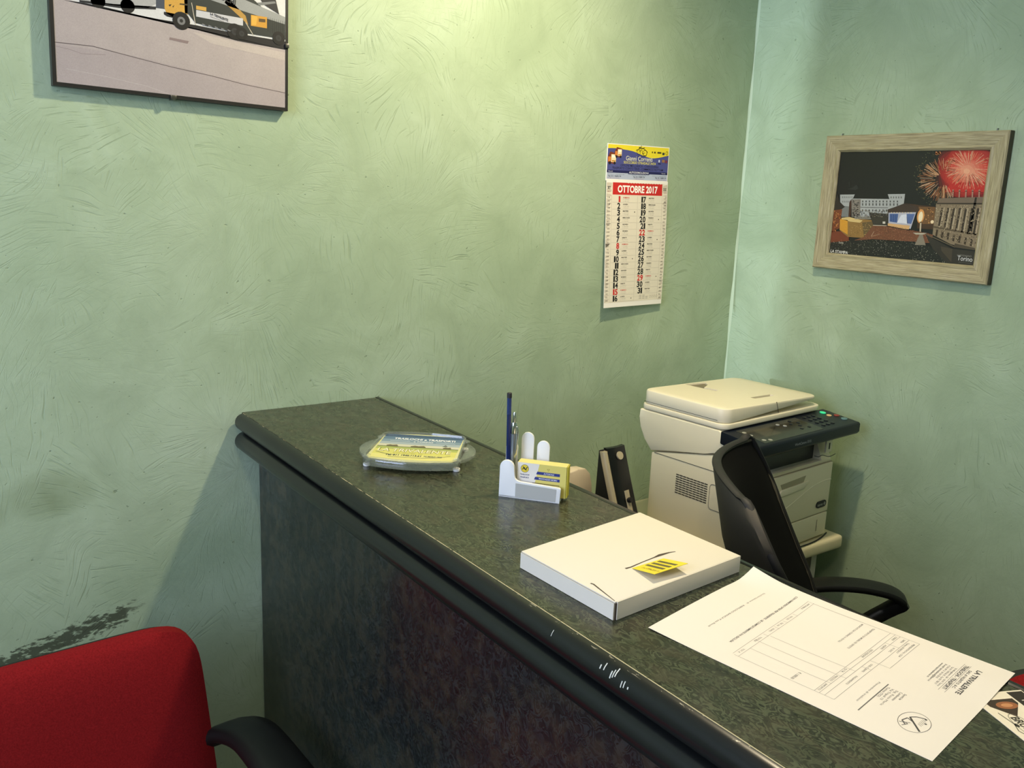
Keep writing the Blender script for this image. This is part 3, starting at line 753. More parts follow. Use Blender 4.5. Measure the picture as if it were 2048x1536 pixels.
for k in range(160):
    X = rnd.uniform(450, 770); Y = rnd.uniform(770, 828); p.disc(*fc(X, Y), rnd.uniform(.0006, .0014), rnd.uniform(.0006, .002), rnd.choice(((80, 80, 78), (130, 128, 122), (56, 54, 50), (150, 140, 120))), 4)
p.up()
p.text('LA STAMPA', *fc(250, 1150), .0072, (238, 236, 228), width=.051, bold=.015, right=(1, -.03), up=(0, 1))
p.text('Torino', *fc(1335, 1212), .0105, (236, 236, 232), width=.0345, right=(1, -.03), up=(0, 1)); p.text('CAPODANNO', *fc(1335, 1172), .0035, (150, 148, 138), width=.033, right=(1, -.02), up=(0, 1)); p.text('www.comune.torino.it', *fc(1345, 1232), .002, (120, 118, 110), width=.03, right=(1, -.03), up=(0, 1))
p.text('Torino', *fc(325, 1070), .005, (226, 220, 200), width=.014)
p.build('photograph', M_photo, fpic)
for a in (.035, FWd-.035):
    bm = bmesh.new(); c = F3(a, FH+.003, -.006); add_tube(bm, c+Vector((0, 0, -.004)), c+Vector((0, 0, .002)), .0012); add_tube(bm, c+Vector((0, 0, .0015)), c+Vector((.005, 0, .0022)), .001); finish('hook', bm, M_clip, fpic)

# ------------------------------------------------------------------ wall calendar
CW, CH = .2155, .408
cal = thing('wall_calendar', 'tall paper wall calendar showing October 2017 with red month banner', 'calendar', (-.5135, 0, 1.2745))
cal.rotation_euler = (0, math.radians(-.6), 0)
CHD = .090        # header card height
def caly(x, z):   # bow of the hanging sheets away from the wall
    k = max(0, 1-z/(CH-CHD)); return -.0045-.020*k*k*(1-.55*x/CW)-.004*math.sin(math.pi*min(1, z/(CH-CHD)))
def sag(x, z):
    k = max(0, 1-z/.32); return Vector((x-.004*k*k, caly(x, z), z))
sheet('header_card', lambda u, v: Vector((u*CW, -.0022, CH-CHD+v*CHD)), lambda u, v: Vector((u*CW, -.0008, CH-CHD+v*CHD)), 4, 3, M_whitec, cal)
ZS = CH-CHD+.003
for k in range(3):
    e_ = .0006*k; ins_ = .0012*k
    sheet('page', lambda u, v: sag(ins_+u*(CW-2*ins_), ins_*1.5+v*(ZS-ins_*1.5))+Vector((0, e_+.0003, 0)), lambda u, v: sag(ins_+u*(CW-2*ins_), ins_*1.5+v*(ZS-ins_*1.5))+Vector((0, e_, 0)), 8, 24, M_whitec, cal)
p = Print(lambda x, z, o: Vector((x, -.0022-o, z)), 5e-5)
hz = CH-CHD
yel, nav, nv2, gry = (232, 214, 46), (74, 78, 140), (30, 32, 84), (178, 188, 208)
p.rect(.002, hz+.022, CW-.002, CH-.002, nav); p.up()
wk = [(0, .078), (.12, .079), (.24, .0775), (.40, .0743), (.52, .0680), (.62, .0630), (.73, .0600), (.85, .0630), (1, .0695)]
wave = [(.002+q.x*(CW-.004), hz+q.y) for q in catmull([(a, b, 0) for a, b in wk], 4)]
p.poly(wave+[(CW-.002, CH-.002), (.002, CH-.002)], yel)
p.rect(.002, hz+.004, CW-.002, hz+.0195, gry); p.rect(.002, hz+.0195, CW-.002, hz+.026, nv2); p.up()
def ct_(t, x, z, h, c, wd, al='c', b=0): p.text(t, x, z, h, c, width=wd, align=al, bold=b)
ct_('Gianni Correnti', .110, hz+.0515, .011, (236, 236, 200), .092)
ct_('SOCCORSO STRADALE 24/24', .113, hz+.0435, .006, (224, 216, 84), .112, b=.01)
ct_('OFFICINE MECCANICA - CARROZZERIA', .113, hz+.0360, .0052, (24, 24, 60), .134, b=.01)
ct_('TRASPORTO CONTO TERZI - COMMERCIO ROTTAMI', .108, hz+.0287, .0055, (18, 18, 50), .178, b=.01)
p.rect(.074, hz+.0175, .148, hz+.0262, nv2); p.up()
ct_('AUTODEMOLIZIONI', .111, hz+.0196, .0048, (232, 232, 236), .068, b=.01)
ct_('Rivoli', .014, hz+.0216, .0028, (220, 220, 230), .014); ct_('Torino', .199, hz+.0216, .0028, (220, 220, 230), .014)
for xx, al, wv_ in ((.006, 'l', .055), (.112, 'c', .05), (.209, 'r', .05)):
    ct_('Via Torino 17 - Strada del Portone', xx, hz+.0148, .0022, (96, 100, 120), wv_, al)
    ct_('Tel. 011 9589174', xx, hz+.0095, .0036, (44, 44, 66), wv_*.8, al, .02)
    ct_('info@autodemolizioni', xx, hz+.0060, .0018, (140, 70, 90), wv_*.7, al)
# vehicles on the header, bicycle-like logo and small marks
for ox, oz, s in ((.004, hz+.044, 1.0), (.026, hz+.060, .85)):
    p.poly([(ox, oz), (ox+.024*s, oz-.004*s), (ox+.028*s, oz+.022*s), (ox+.006*s, oz+.026*s), (ox-.002, oz+.012*s)], (120, 52, 30)); p.up()
    p.rect(ox+.010*s, oz+.001*s, ox+.026*s, oz+.020*s, (240, 222, 180)); p.up()
    p.rect(ox+.012*s, oz+.012*s, ox+.024*s, oz+.0185*s, (250, 244, 226)); p.rect(ox, oz+.002*s, ox+.009*s, oz+.014*s, (214, 130, 60)); p.up()
    p.rect(ox+.012*s, oz+.002*s, ox+.025*s, oz+.006*s, (200, 150, 70)); p.disc(ox+.006*s, oz-.001, .004*s, .004*s, (30, 22, 24)); p.disc(ox+.022*s, oz-.001, .0035*s, .0035*s, (34, 26, 26)); p.up()
lx, lz = .118, hz+.073
p.ring(lx-.012, lz, .006, .006, .0010, (40, 38, 30), 14); p.ring(lx+.010, lz-.001, .007, .007, .0012, (30, 28, 30), 14)
p.pline([(lx-.022, lz+.004), (lx-.008, lz+.010), (lx+.006, lz+.009), (lx+.018, lz+.002), (lx+.014, lz-.008), (lx-.014, lz-.010)], .0012, (50, 46, 24))
p.pline([(lx-.004, lz+.017), (lx-.003, lz+.009), (lx+.008, lz+.012)], .0014, (24, 22, 24)); p.pline([(lx-.012, lz), (lx-.002, lz+.007), (lx+.002, lz-.004), (lx+.010, lz)], .001, (34, 30, 26))
for xx, ww in ((.152, .004), (.160, .006), (.172, .004), (.176, .010)): p.rect(xx, hz+.073, xx+ww, hz+.077, (70, 66, 24))
p.rect(.190, hz+.070, .198, hz+.076, (40, 56, 52)); p.ring(.206, hz+.075, .0036, .0045, .0012, (110, 110, 30), 12); p.disc(.180, hz+.054, .0026, .0036, (210, 218, 232))
p.rect(.190, hz+.051, .200, hz+.058, (150, 110, 70)); p.rect(.202, hz+.050, .210, hz+.057, (120, 50, 70)); p.rect(.177, hz+.046, .187, hz+.049, (36, 38, 90))
p.build('header_print', M_print, cal)
p = Print(lambda x, z, o: sag(x, z)+Vector((0, -o-.0001, 0)), 6e-5)
def crect(x0, z0, x1, z1, c, n=6):
    for i in range(n): p.rect(x0, z0+(z1-z0)*i/n, x1, z0+(z1-z0)*(i+1)/n, c)
red, blk = (200, 38, 34), (20, 18, 18)
crect(.0015, .012, CW-.0015, ZS-.008, (228, 220, 200), 30)
crect(.0015, .012, .018, ZS-.008, (206, 196, 178), 24); crect(CW-.018, .012, CW-.0015, ZS-.008, (206, 196, 178), 24); p.up()
tz = ZS-.007
crect(.022, tz-.030, CW-.020, tz, red, 3); p.up()
for k, d_ in enumerate('abcdefghijklmn'): p.poly([(.07+k*.0095, tz+.0002), (.075+k*.0095, tz-.0012), (.079+k*.0095, tz+.0002)], (228, 220, 200))
p.text('OTTOBRE 2017', (.022+CW-.020)/2, tz-.0238, .0165, (250, 248, 240), width=.140, align='c', bold=.035)
p.text('SET', .005, tz-.016, .006, blk, width=.010, bold=.03); p.text('2017', .005, tz-.024, .003, (150, 60, 50), width=.010)
p.rect(CW-.0165, tz-.017, CW-.005, tz-.010, (80, 84, 60)); p.up(); p.text('NOV', CW-.0158, tz-.016, .005, (210, 206, 190), width=.010, bold=.02); p.text('2017', CW-.015, tz-.024, .003, (150, 60, 50), width=.010)
rowh = .01672; top = tz-.0325
days = ['DOMENICA', 'LUNEDI', 'MARTEDI', 'MERCOLEDI', 'GIOVEDI', 'VENERDI', 'SABATO']
saints = ['S. Teresa', 'ss. Angeli Custodi', 's. Gerardo', 's. Francesco d\'Assisi', 's. Placido', 's. Bruno', 'B.V. Rosario', 's. Pelagia', 's. Dionigi', 's. Daniele', 's. Alessandro', 's. Serafino', 's. Edoardo', 's. Callisto', 's. Teresa d\'Avila', 's. Edvige']
for i in range(1, 32):
    colx, r = (.022, i-1) if i <= 16 else (.112, i-17)
    zb = top-(r+1)*rowh
    c = red if i % 7 == 1 else blk
    dxr = colx+.0265
    for ch in reversed(str(i)):
        dw = .0058 if ch == '1' else .0100
        p.text(ch, dxr, zb+.0014, .0138, c, width=dw, align='r', bold=.035); dxr -= dw+.0010
    p.text(days[(i-1) % 7], colx+.036, zb+.0108, .0028, c, width=.0036*len(days[(i-1) % 7])*.75, bold=.03)
    p.text(saints[(i-1) % 16], colx+.036, zb+.0070, .0014, (120, 116, 108), width=.02)
    p.text(saints[(i*5) % 16], colx+.036, zb+.0028, .0014, (140, 136, 128), width=.02)
    for j in range(3): p.line((colx-.001+j*.0288, zb), (colx-.001+(j+1)*.0288, zb), .0005, (186, 178, 164))
for x in (.108, .019, CW-.0195):
    for k in range(16): p.line((x, top-k*rowh), (x, top-(k+1)*rowh), .0005, (170, 162, 148))
for k in range(31):
    for x in (.006, CW-.013): p.text(str(k % 31+1)+' '+'DLMMGVS'[k % 7], x, top-.006-k*.00865, .003, (70, 66, 60), width=.007, bold=.02)
for i, (x, z) in enumerate(((.099, 2.4), (.097, 9.5), (.098, 15.6), (.186, 3.5), (.184, 6.6), (.188, 12.4))): p.disc(x, top-z*rowh, .0018, .0014, (60, 56, 52), 8)
for k in range(8):
    p.line((.128+(k % 3)*.012, .018+(k//3)*.004), (.137+(k % 3)*.012, .018+(k//3)*.004), .0012, (140, 134, 124))
for k in range(4): p.ring(.170+k*.008, .022, .0032, .003, .0006, (150, 146, 136), 8)
p.build('page_print', M_print, cal)
tube('nail', (CW/2, .001, CH-.006), (CW/2, -.006, CH-.005), .0015, M_clip, cal)

# ------------------------------------------------------------------ things on the counter
# --- clear acrylic change tray with an advertising insert
tc = Vector((-1.290, -.437, ZT)); tr_ = math.atan2(-.64, .77)
tray = thing('change_tray', 'clear acrylic change tray with a blue and yellow removals advert inside', 'tray', tc, tr_)
def outline_body():
    pts = []; hw, hd = .078, .078
    for i in range(9):
        t_ = i/8; pts.append((-hw+.006+(2*hw-.012)*t_, -hd-.012*math.sin(math.pi*t_)))
    pts.append((hw+.002, -hd+.012))
    pts.append((hw, 0)); pts.append((hw-.002, hd-.012))
    for i in range(9):
        t_ = 1-i/8; pts.append((-hw+.008+(2*hw-.016)*t_, hd+.008*math.sin(math.pi*t_)))
    pts += [(-hw+.002, hd-.012), (-hw, 0), (-hw-.002, -hd+.012)]
    return pts
ob = outline_body()
slab('tray_body', ob, lambda x, y: .006, lambda x, y: .0185, M_acr, tray, edge=.002)
for s in (-1, 1):
    wing = []
    for i in range(17):
        a = math.radians(-64+128*i/16); wing.append((s*(.020+.080*math.cos(a)), .075*math.sin(a)))
    wing = wing+[(s*.079, .066), (s*.079, -.066)] if False else wing
    inner = [(s*.0795, y) for x, y in reversed(wing) if abs(x) > .0796]
    ww = [q for q in wing if abs(q[0]) > .0796]+inner
    if s < 0: ww = ww[::-1]
    slab('wing', ww, lambda x, y: .010, lambda x, y: .0165, M_acr, tray, edge=.0015)
    for yy in (-.058, .058):
        lathe_axis('foot', (s*.075, yy, 0), (0, 0, 1), [(0, .0052), (.001, .006), (.0045, .006), (.006, .0045)], M_white, tray, 12)
        lathe_axis('corner_boss', (s*.075, yy, .0165), (0, 0, 1), [(0, .008), (.002, .008), (.0032, .006)], M_acr, tray, 14)
bm = bmesh.new()   # raised rim round the tray
n = len(ob); R = []
for k, zz in ((.995, .0185), (.99, .0225), (.955, .0225), (.945, .0188)): R.append([bm.verts.new((x*k, y*k, zz)) for x, y in ob])
for a, b in zip(R, R[1:]):
    for i in range(n): bm.faces.new((a[i], a[(i+1) % n], b[(i+1) % n], b[i]))
finish('rim', bm, M_acr, tray)
p = Print(lambda x, y, o: Vector((x, y, .0188+o)), 6e-5)
p.poly([(x*.94, y*.94) for x, y in ob], (214, 210, 150)); p.up()
def tq(v): return v
bands = [(.076, .060, (40, 66, 104)), (.060, .044, (84, 110, 140)), (.044, .028, (120, 142, 160)), (.028, .014, (160, 172, 178)), (.014, -.002, (206, 200, 176)), (-.002, -.016, (168, 176, 92)), (-.016, -.045, (212, 206, 106)), (-.045, -.072, (222, 214, 128))]
for a, b, c in bands: p.rect(-.070, b, .070, a, c)
p.up()
p.rect(-.07, -.003, .07, .001, (110, 116, 56))
for cx, ww in ((-.045, .02), (0, .026), (.050, .014)):
    p.poly([(cx-ww/2, .0), (cx-ww/2, .006), (cx-ww/4, .010), (cx, .008), (cx+ww/3, .011), (cx+ww/2, .004), (cx+ww/2, .0)], (110, 96, 70))
p.poly([(.040, .012), (.045, .024), (.050, .012)], (96, 100, 104)); p.up()
p.text('TRASLOCHI e TRASPORTI', .004, .044, .0095, (240, 240, 240), width=.108, align='c', bold=.03)
p.text('a TORINO', .004, .031, .006, (236, 236, 236), width=.034, align='c', bold=.02); p.rect(-.055, .0335, -.020, .0350, (222, 226, 230)); p.rect(.026, .0335, .060, .0350, (222, 226, 230))
p.text('LA TRIVALENTE', -.002, -.030, .017, (120, 110, 40), width=.124, align='c', bold=.05); p.up(); p.text('LA TRIVALENTE', -.002, -.030, .017, (238, 232, 190), width=.124, align='c', bold=.01)
p.text('P.IVA 08547 8541 DA', -.01, -.040, .004, (150, 140, 70), width=.05, align='c')
p.text('Tel. 011 1940.113.61', -.016, -.053, .0075, (50, 60, 70), width=.06, align='c', bold=.04); p.text('NUMERO 1800', .034, -.053, .007, (70, 80, 90), width=.03, align='c', bold=.02)
p.pline([(-.066, -.034), (-.045, -.046), (-.03, -.050)], .0015, (80, 84, 70)); p.pline([(.062, -.040), (.045, -.052), (.02, -.060), (-.04, -.060)], .0014, (90, 94, 80))
p.build('advert_insert', M_gloss, tray)

# --- white desk organiser with cards, pencil and pen
HE = Vector((.635, -.772, 0)); HG = Vector((.772, .635, 0)); H0 = Vector((-1.278, -.664, ZT))
hold = thing('desk_organiser', 'white plastic pen and card holder with stepped rounded slabs', 'organiser', H0, math.atan2(HE.y, HE.x))
def H(e_, g_, z): return H0+HE*e_+HG*g_+Vector((0, 0, z))
def arch(e0, e1, top, n=10):
    r = (e1-e0)/2; c = (e0+e1)/2
    return [(e0, 0), (e1, 0)]+[(c+r*math.cos(math.pi*i/n), top-r+r*math.sin(math.pi*i/n)) for i in range(n+1)]
box('base', (.0, .0, .0), (.094, .052, .004), M_white, hold, bev=.001)
r = .011; fp_ = [(0, .0), (.0945, 0), (.0955, .021)]+[(.0925+.003*math.cos(a), .0210+.003*math.sin(a)) for a in (.4, .8, 1.2, 1.57)]
fp_ += [(.032, .0265)]+[(.031-.008*math.sin(a), .0345-.008*math.cos(a)) for a in (.3, .7, 1.1, 1.5)]+[(.0225, .046)]
fp_ += [(.0115+r*math.cos(a), .0475+r*math.sin(a)) for a in [math.pi*i/10 for i in range(11)]]
prism('front_wall', [(x, 0, z) for x, z in fp_], (0, .005, 0), M_white, hold, bev=.0008, seg=2)
prism('label_plate', [(.026, -.0006, .002), (.088, -.0006, .002), (.089, -.0006, .0220), (.026, -.0006, .0240)], (0, .001, 0), mat('worn_silver_label', L(176, 176, 166), .5), hold)
prism('divider', [(x, .034, z) for x, z in arch(.0, .0185, .079)], (0, .004, 0), M_white, hold, bev=.0008)
prism('divider', [(x, .043, z) for x, z in arch(.022, .0415, .093)], (0, .004, 0), M_white, hold, bev=.0008)
prism('divider', [(x, .043, z) for x, z in arch(.047, .0665, .082)], (0, .004, 0), M_white, hold, bev=.0008)
box('end_wall', (.0, .005, .003), (.004, .034, .046), M_white, hold, bev=.0008)
cb_ = thing('business_card_box', 'small yellow and white carton of business cards standing in the organiser', 'card box', H(.022, .012, .0045), math.atan2(HE.y, HE.x))
box('carton', (.003, .0, .0), (.079, .019, .050), mat('yellow_card', L(216, 202, 120), .6), cb_, bev=.0005, seg=1)
p = Print(lambda x, z, o: Vector((x+.003, -.0003-o, z)), 6e-5)
p.rect(0, .0005, .0757, .0497, (216, 202, 104)); p.up(); p.poly([(0, .0005), (.024, .0005), (.034, .0497), (0, .0497)], (228, 222, 208)); p.up()
p.disc(.0115, .0405, .0060, .0060, (222, 196, 40)); p.up(); p.ring(.0115, .0405, .0061, .0061, .0006, (90, 90, 60), 18)
p.pline([(.0075, .0385), (.0105, .0425), (.0125, .0385), (.0155, .0435)], .0013, (50, 60, 40)); p.pline([(.0085, .0435), (.0105, .040), (.0145, .038)], .0012, (60, 66, 40))
p.text('TRASLOCHI', .0115, .0300, .0022, (40, 50, 100), width=.0145, align='c', bold=.03); p.text('TRASPORTI', .0115, .0255, .0022, (40, 50, 100), width=.0135, align='c', bold=.03)
p.poly([(.0295, .0335), (.066, .0335), (.066, .0380), (.031, .0380)], (34, 48, 120)); p.poly([(.0265, .0250), (.066, .0250), (.066, .0295), (.028, .0295)], (34, 48, 120)); p.up()
p.text('AUTOSCALE', .049, .0346, .0022, (214, 216, 220), width=.016, align='c', bold=.02); p.text('MONTAGGIO MOBILI', .048, .0262, .0022, (214, 216, 220), width=.028, align='c', bold=.02)
p.line((.024, .0195), (.066, .0195), .0008, (90, 60, 40)); p.pline([(.046, .0435), (.050, .0435), (.048, .0405), (.046, .0435)], .0004, (150, 130, 40))
p.build('carton_print', M_print, cb_)
for k in range(4): box('card_edge', (.0795, .001+k*.0045, .001), (.0805, .0045+k*.0045, .0495), mat('yellow_card_edge', L(214, 200, 60), .6), cb_)
# pencil and pen
pen0 = H(.009, .020, .0045); pt = H(.0055, .020, .158)
pencil = thing('pencil', 'dark navy pencil standing tallest in the organiser', 'pencil', pen0)
ax = (pt-pen0)
lathe_axis('shaft', (0, 0, 0), ax, [(0, .0012), (.012, .0036), (.120, .0036)], M_pencil, pencil, 6)
lathe_axis('upper_band', (0, 0, 0), ax, [(.1202, .00365), (ax.length-.008, .00365)], mat('navy_lacquer_lighter', L(34, 54, 104), .3), pencil, 6)
lathe_axis('end_cap', (0, 0, 0), ax, [(ax.length-.0078, .0038), (ax.length-.001, .0038), (ax.length, .003)], mat('dark_cap', L(44, 40, 44), .4), pencil, 12)
b0 = H(.0125, .027, .0045); bt = H(.0150, .020, .129)
pen = thing('ballpoint_pen', 'silver ballpoint pen with chrome clip and push button', 'pen', b0)
ax = (bt-b0); Ln = ax.length; ad = ax.normalized()
lathe_axis('barrel', (0, 0, 0), ax, [(0, .0012), (.012, .0042), (.05, .005), (Ln-.034, .0050)], M_steel, pen, 18)
lathe_axis('top_section', (0, 0, 0), ax, [(Ln-.0338, .0047), (Ln-.018, .0044), (Ln-.0165, .0038)], M_chrome, pen, 18)
lathe_axis('push_button', (0, 0, 0), ax, [(Ln-.0163, .0026), (Ln-.002, .0026), (Ln, .0018)], M_chrome, pen, 14)
sd = (HE*.9-HG*.45).normalized()
path = [ad*(Ln-.022)+sd*.004, ad*(Ln-.024)+sd*.0075, ad*(Ln-.040)+sd*.0078, ad*(Ln-.058)+sd*.0072, ad*(Ln-.068)+sd*.006]
sweep('clip', catmull(path, 4), ad.cross(sd), lambda t_: (.0032*(1-.35*t_), .0012), M_chrome, pen, 8)

# --- white carton with a yellow tag
bz = .022
BC = [Vector((-1.403, -.893, 0)), Vector((-1.397, -1.057, 0)), Vector((-1.174, -1.041, 0)), Vector((-1.178, -.866, 0))]  # back-left, front-left, front-right, back-right
cart = thing('mailing_carton', 'flat white cardboard mailing carton lying on the counter with a tuck-in lid', 'carton', (-1.288, -.964, ZT))
org = Vector((-1.288, -.964, 0)); Bc = [q-org for q in BC]
M_carton = mat('white_cardboard', L(217, 209, 190), .75); M_cartin = mat('brown_board_edge', L(70, 58, 44), .8)
def inset(k): return [q*(1-k/q.length) for q in Bc]
prism('base_tray', [(q.x, q.y, 0) for q in inset(.0015)], (0, 0, bz-.0022), M_carton, cart)
prism('lid', [(q.x, q.y, bz-.0016) for q in Bc], (0, 0, .0016), M_carton, cart, bev=.0006)
fa, fb = Bc[1], Bc[2]; fd = (fb-fa).normalized(); fnv = Vector((fd.y, -fd.x, 0))
q0 = fa+fd*.0032
prism('front_flap', [q0+Vector((0, 0, .0005)), fb+Vector((0, 0, .0005)), fb+Vector((0, 0, bz-.0003)), q0+Vector((0, 0, bz-.0003))], fnv*.0013, M_carton, cart)
prism('corner_gap', [fa+fd*.0006+Vector((0, 0, .0004)), fa+fd*.003+Vector((0, 0, .0004)), fa+fd*.003+Vector((0, 0, bz-.0018)), fa+fd*.0006+Vector((0, 0, bz-.0018))], fnv*.0006, M_cartin, cart)
ld = (Bc[1]-Bc[0]).normalized(); ln_ = Vector((ld.y, -ld.x, 0))*1
lside = Bc[0]
prism('side_flap', [Bc[0]+Vector((0, 0, .0005)), fa-ld*.0006+Vector((0, 0, .0005)), fa-ld*.0006+Vector((0, 0, bz-.0018)), Bc[0]+Vector((0, 0, bz-.0018))], -ln_*.0001+Vector((-.0010, 0, 0)), M_carton, cart)
def onlid(px, py, dz=0):
    q = at(px, py, 2, ZT+bz+dz); return Vector((q.x, q.y, q.z-ZT))-org
sl = [onlid(*q, .0002) for q in ((1251, 1137), (1262, 1134), (1285, 1124), (1308, 1115), (1320, 1110), (1338, 1105), (1351, 1103))]
bm = bmesh.new(); wds = (.0016, .001, .0008, .001, .0024, .0012, .0006); vv = []
for q, wd in zip(sl, wds): vv.append((bm.verts.new(q+Vector((0, wd, 0))), bm.verts.new(q-Vector((0, wd, 0)))))
for a, b in zip(vv, vv[1:]): bm.faces.new((a[0], a[1], b[1], b[0]))
finish('tuck_slot', bm, M_cartin, cart)
ns = [onlid(*q, .0002) for q in ((1180, 1167), (1186, 1169), (1229, 1202))]
bm = bmesh.new(); vv = [(bm.verts.new(q), bm.verts.new(q+Vector((.0022, .0005, 0)) if i < 2 else q+Vector((.0008, 0, 0)))) for i, q in enumerate(ns)]
for a, b in zip(vv, vv[1:]): bm.faces.new((a[0], a[1], b[1], b[0]))
finish('lid_edge_gap', bm, M_cartin, cart)
tp = [onlid(1264, 1136, .0006), onlid(1309.5, 1148, .010), onlid(1376, 1126.6, .012), onlid(1327, 1116.5, .0012)]
tagc = sum(tp, Vector())/4
tg = thing('yellow_tag', 'yellow printed tag poking up from the slot in the white carton', 'tag', tagc+Vector((org.x, org.y, ZT)))
tpl = [q-tagc for q in tp]; tnv = (tpl[1]-tpl[0]).cross(tpl[3]-tpl[0]).normalized()
if tnv.z < 0: tnv = -tnv
prism('card', [q-tnv*.0005 for q in tpl], tnv*.0005, mat('yellow_tag_card', L(232, 208, 44), .55), tg)
def tmap(x, y, o):   # x along the hinge edge, y from hinge to free edge
    return (tpl[0]*(1-x)+tpl[3]*x)*(1-y)+(tpl[1]*(1-x)+tpl[2]*x)*y+tnv*o
p = Print(tmap, 6e-5)
for a in (.33, .52, .71): p.rect(a, .10, a+.10, .86, (62, 60, 44))
p.up()
for a in (.33, .52, .71): p.text('|||||||||||', a+.015, .84, .07, (150, 140, 60), width=.70, right=(0, -1), up=(1, 0))
p.text('11 ALCAMO s.r.l.', .14, .9, .09, (120, 110, 40), width=.7, right=(0, -1), up=(1, 0)); p.build('tag_print', M_print, tg)

# --- printed quotation sheet
pc = Vector((-1.2515, -1.2215, 0)); ps = .145; pk = math.sqrt(1-ps*ps)
prt = Vector((-pk, -ps, 0)); pdn = Vector((-ps, pk, 0))
paper = thing('printed_sheet', 'white printed quotation sheet lying on the counter, text facing away from the camera', 'paper', (pc.x, pc.y, ZT))
def paper_pt(x, y, o=0):     # mm from the page's top-left corner
    wq = prt*((x-105)/1000)+pdn*((y-148.5)/1000)+pc
    z = .0004+.0017*max(0, min(1, (wq.x+1.215)/.05))
    d1 = ((210-x)+0*y)/210; yb = y/297
    z += .0035*max(0, (yb-.72)/.28)**2*(1-abs(x-60)/220)
    z += .0016*math.sin(yb*math.pi*1.5+.4)**2*math.sin(math.pi*x/210)
    z += .0035*max(0, (40-x)/40)**2*max(0, (y-180)/117)
    z += .005*(max(0, (34-x)/34)*max(0, (y-252)/45))**1.3
    q = prt*((x-105)/1000)+pdn*((y-148.5)/1000); return Vector((q.x, q.y, z+o))
sheet('sheet', lambda u, v: paper_pt(u*210, v*297, -.0001), lambda u, v: paper_pt(u*210, v*297, .0001), 21, 30, mat('white_paper', L(226, 217, 202), .7), paper)
p = Print(lambda x, y, o: paper_pt(x, y, o+.00015), 5e-5)
ik, ik2 = (84, 80, 78), (128, 122, 116)
def pt_(t, x, y, h, wd, c=ik, al='l', b=0.0): p.text(t, x, y, h, c, width=wd, align=al, bold=b, up=(0, -1))
def pln(x0_, y0_, x1_, y1_, wd=.35, c=ik2):
    n = 8
    for i in range(n): p.line((x0_+(x1_-x0_)*i/n, y0_+(y1_-y0_)*i/n), (x0_+(x1_-x0_)*(i+1)/n, y0_+(y1_-y0_)*(i+1)/n), wd, c)
pt_('LA TRIVALENTE', 25, 27, 4.6, 60, (70, 66, 64), b=.03); pt_('S.A.S. di VALENTI D. & C.', 32, 32.5, 2.6, 46, b=.02)
pln(22, 34, 92, 34); pt_('TRASLOCHI - TRASPORTI', 24, 38.5, 3.4, 62, b=.03); pln(22, 40, 92, 40)
for k, (t_, wd) in enumerate((('Via Monginevro 104 - 10141 Torino', 48), ('Tel. 011 1970 46 62 - Fax 011 700 57', 46), ('P.IVA 09 21 34 56 78 01', 34), ('E-mail: latrivalente@libero.it', 46), ('www.latrivalente.it', 39))): pt_(t_, 38, 43.5+k*3.3, 2.0, wd, ik2 if k < 3 else ik, b=.01)
p.ring(165, 33, 17.5, 13.2, .5, ik)
def fy(q): return [(a, 66-b) for a, b in q]
p.pline(fy([(152, 38), (155, 31), (160, 27), (166, 33), (163, 26), (170, 24), (175, 29)]), 1.2, ik); p.pline(fy([(160, 27), (176, 42)]), 1.8, (60, 58, 56)); p.pline(fy([(171, 24), (172, 30), (178, 27)]), .8, ik); p.pline(fy([(174, 23), (169, 31)]), .7, ik)
for k in range(5): p.pline(fy([(155+k*2.4, 36), (157+k*2.4, 40)]), .5, ik2)
p.disc(160, 25, 1.2, 1.2, ik, 8); p.disc(153, 27.5, 1.4, 1.2, ik, 8)
for k, (t_, wd) in enumerate((('Spett.le', 14), ('Condominio', 20), ('Sig. Rosa Maria', 36), ('Via Tripoli 13', 27), ('Torino (TO)', 24))): pt_(t_, 126, 58+k*4.0, 2.4, wd, ik2 if k == 2 else ik)
pln(121, 75.5, 186, 75.5, 1.1, (96, 92, 88)); pt_('Preventivo di trasloco', 124, 84, 2.2, 48, ik2)
for y, x1_ in ((87.5, 90), (98.5, 90), (108, 186), (113.5, 186), (118.5, 186)): pln(16, y, x1_, y)
pln(90, 98.5, 186, 98.5); pln(16, 87.5, 16, 214); pln(90, 87.5, 90, 108); pln(42, 98.5, 42, 113.5); pln(186, 98.5, 186, 206); pln(142, 98.5, 142, 118.5) if False else None
for x, a, b in ((122, 108, 202), (142, 108, 202), (162, 113.5, 202), (108, 98.5, 108)): pln(x, a, x, b)
pln(15, 208, 186, 201); pln(15, 215, 185, 208)
for x, y, t_, wd in ((22, 92, 'PREVENTIVO N. 1234', 38), (24, 97, 'Torino, 07/09/2017', 30), (20, 103, 'DATA', 9), (46, 103, 'N. DOC.', 12), (20, 111.5, 'CODICE', 11), (66, 117.3, 'DESCRIZIONE', 24), (124, 117.3, 'Q.TA', 10), (144, 117.3, 'PREZZO', 14), (166, 117.3, 'IMPORTO', 16), (96, 104, 'COD. CLIENTE', 22), (130, 104, 'PAGAMENTO', 22), (46, 111.5, 'AGENTE', 12)): pt_(t_, x, y, 2.1, wd, ik)
pt_('TRASPORTO DI MOBILI ED EFFETTI', 20, 136, 2.3, 62, ik2, b=.01); pt_('MONTATI DA TORINO A RIVOLI', 20, 149, 2.3, 56, ik2, b=.01); pt_('€ 1.000,00', 166, 145, 3.0, 17, ik)
pln(18, 119.5, 18, 119.5)
for x, t_, wd in ((20, 'IMPONIBILE', 18), (62, 'IVA 22%', 12), (84, 'TOT. IVA', 12), (104, 'SCONTO', 10), (132, 'TOTALE', 14), (168, 'TOT. €', 11)): pt_(t_, x, 212.5-(x-15)*.041, 2.1, wd, ik)
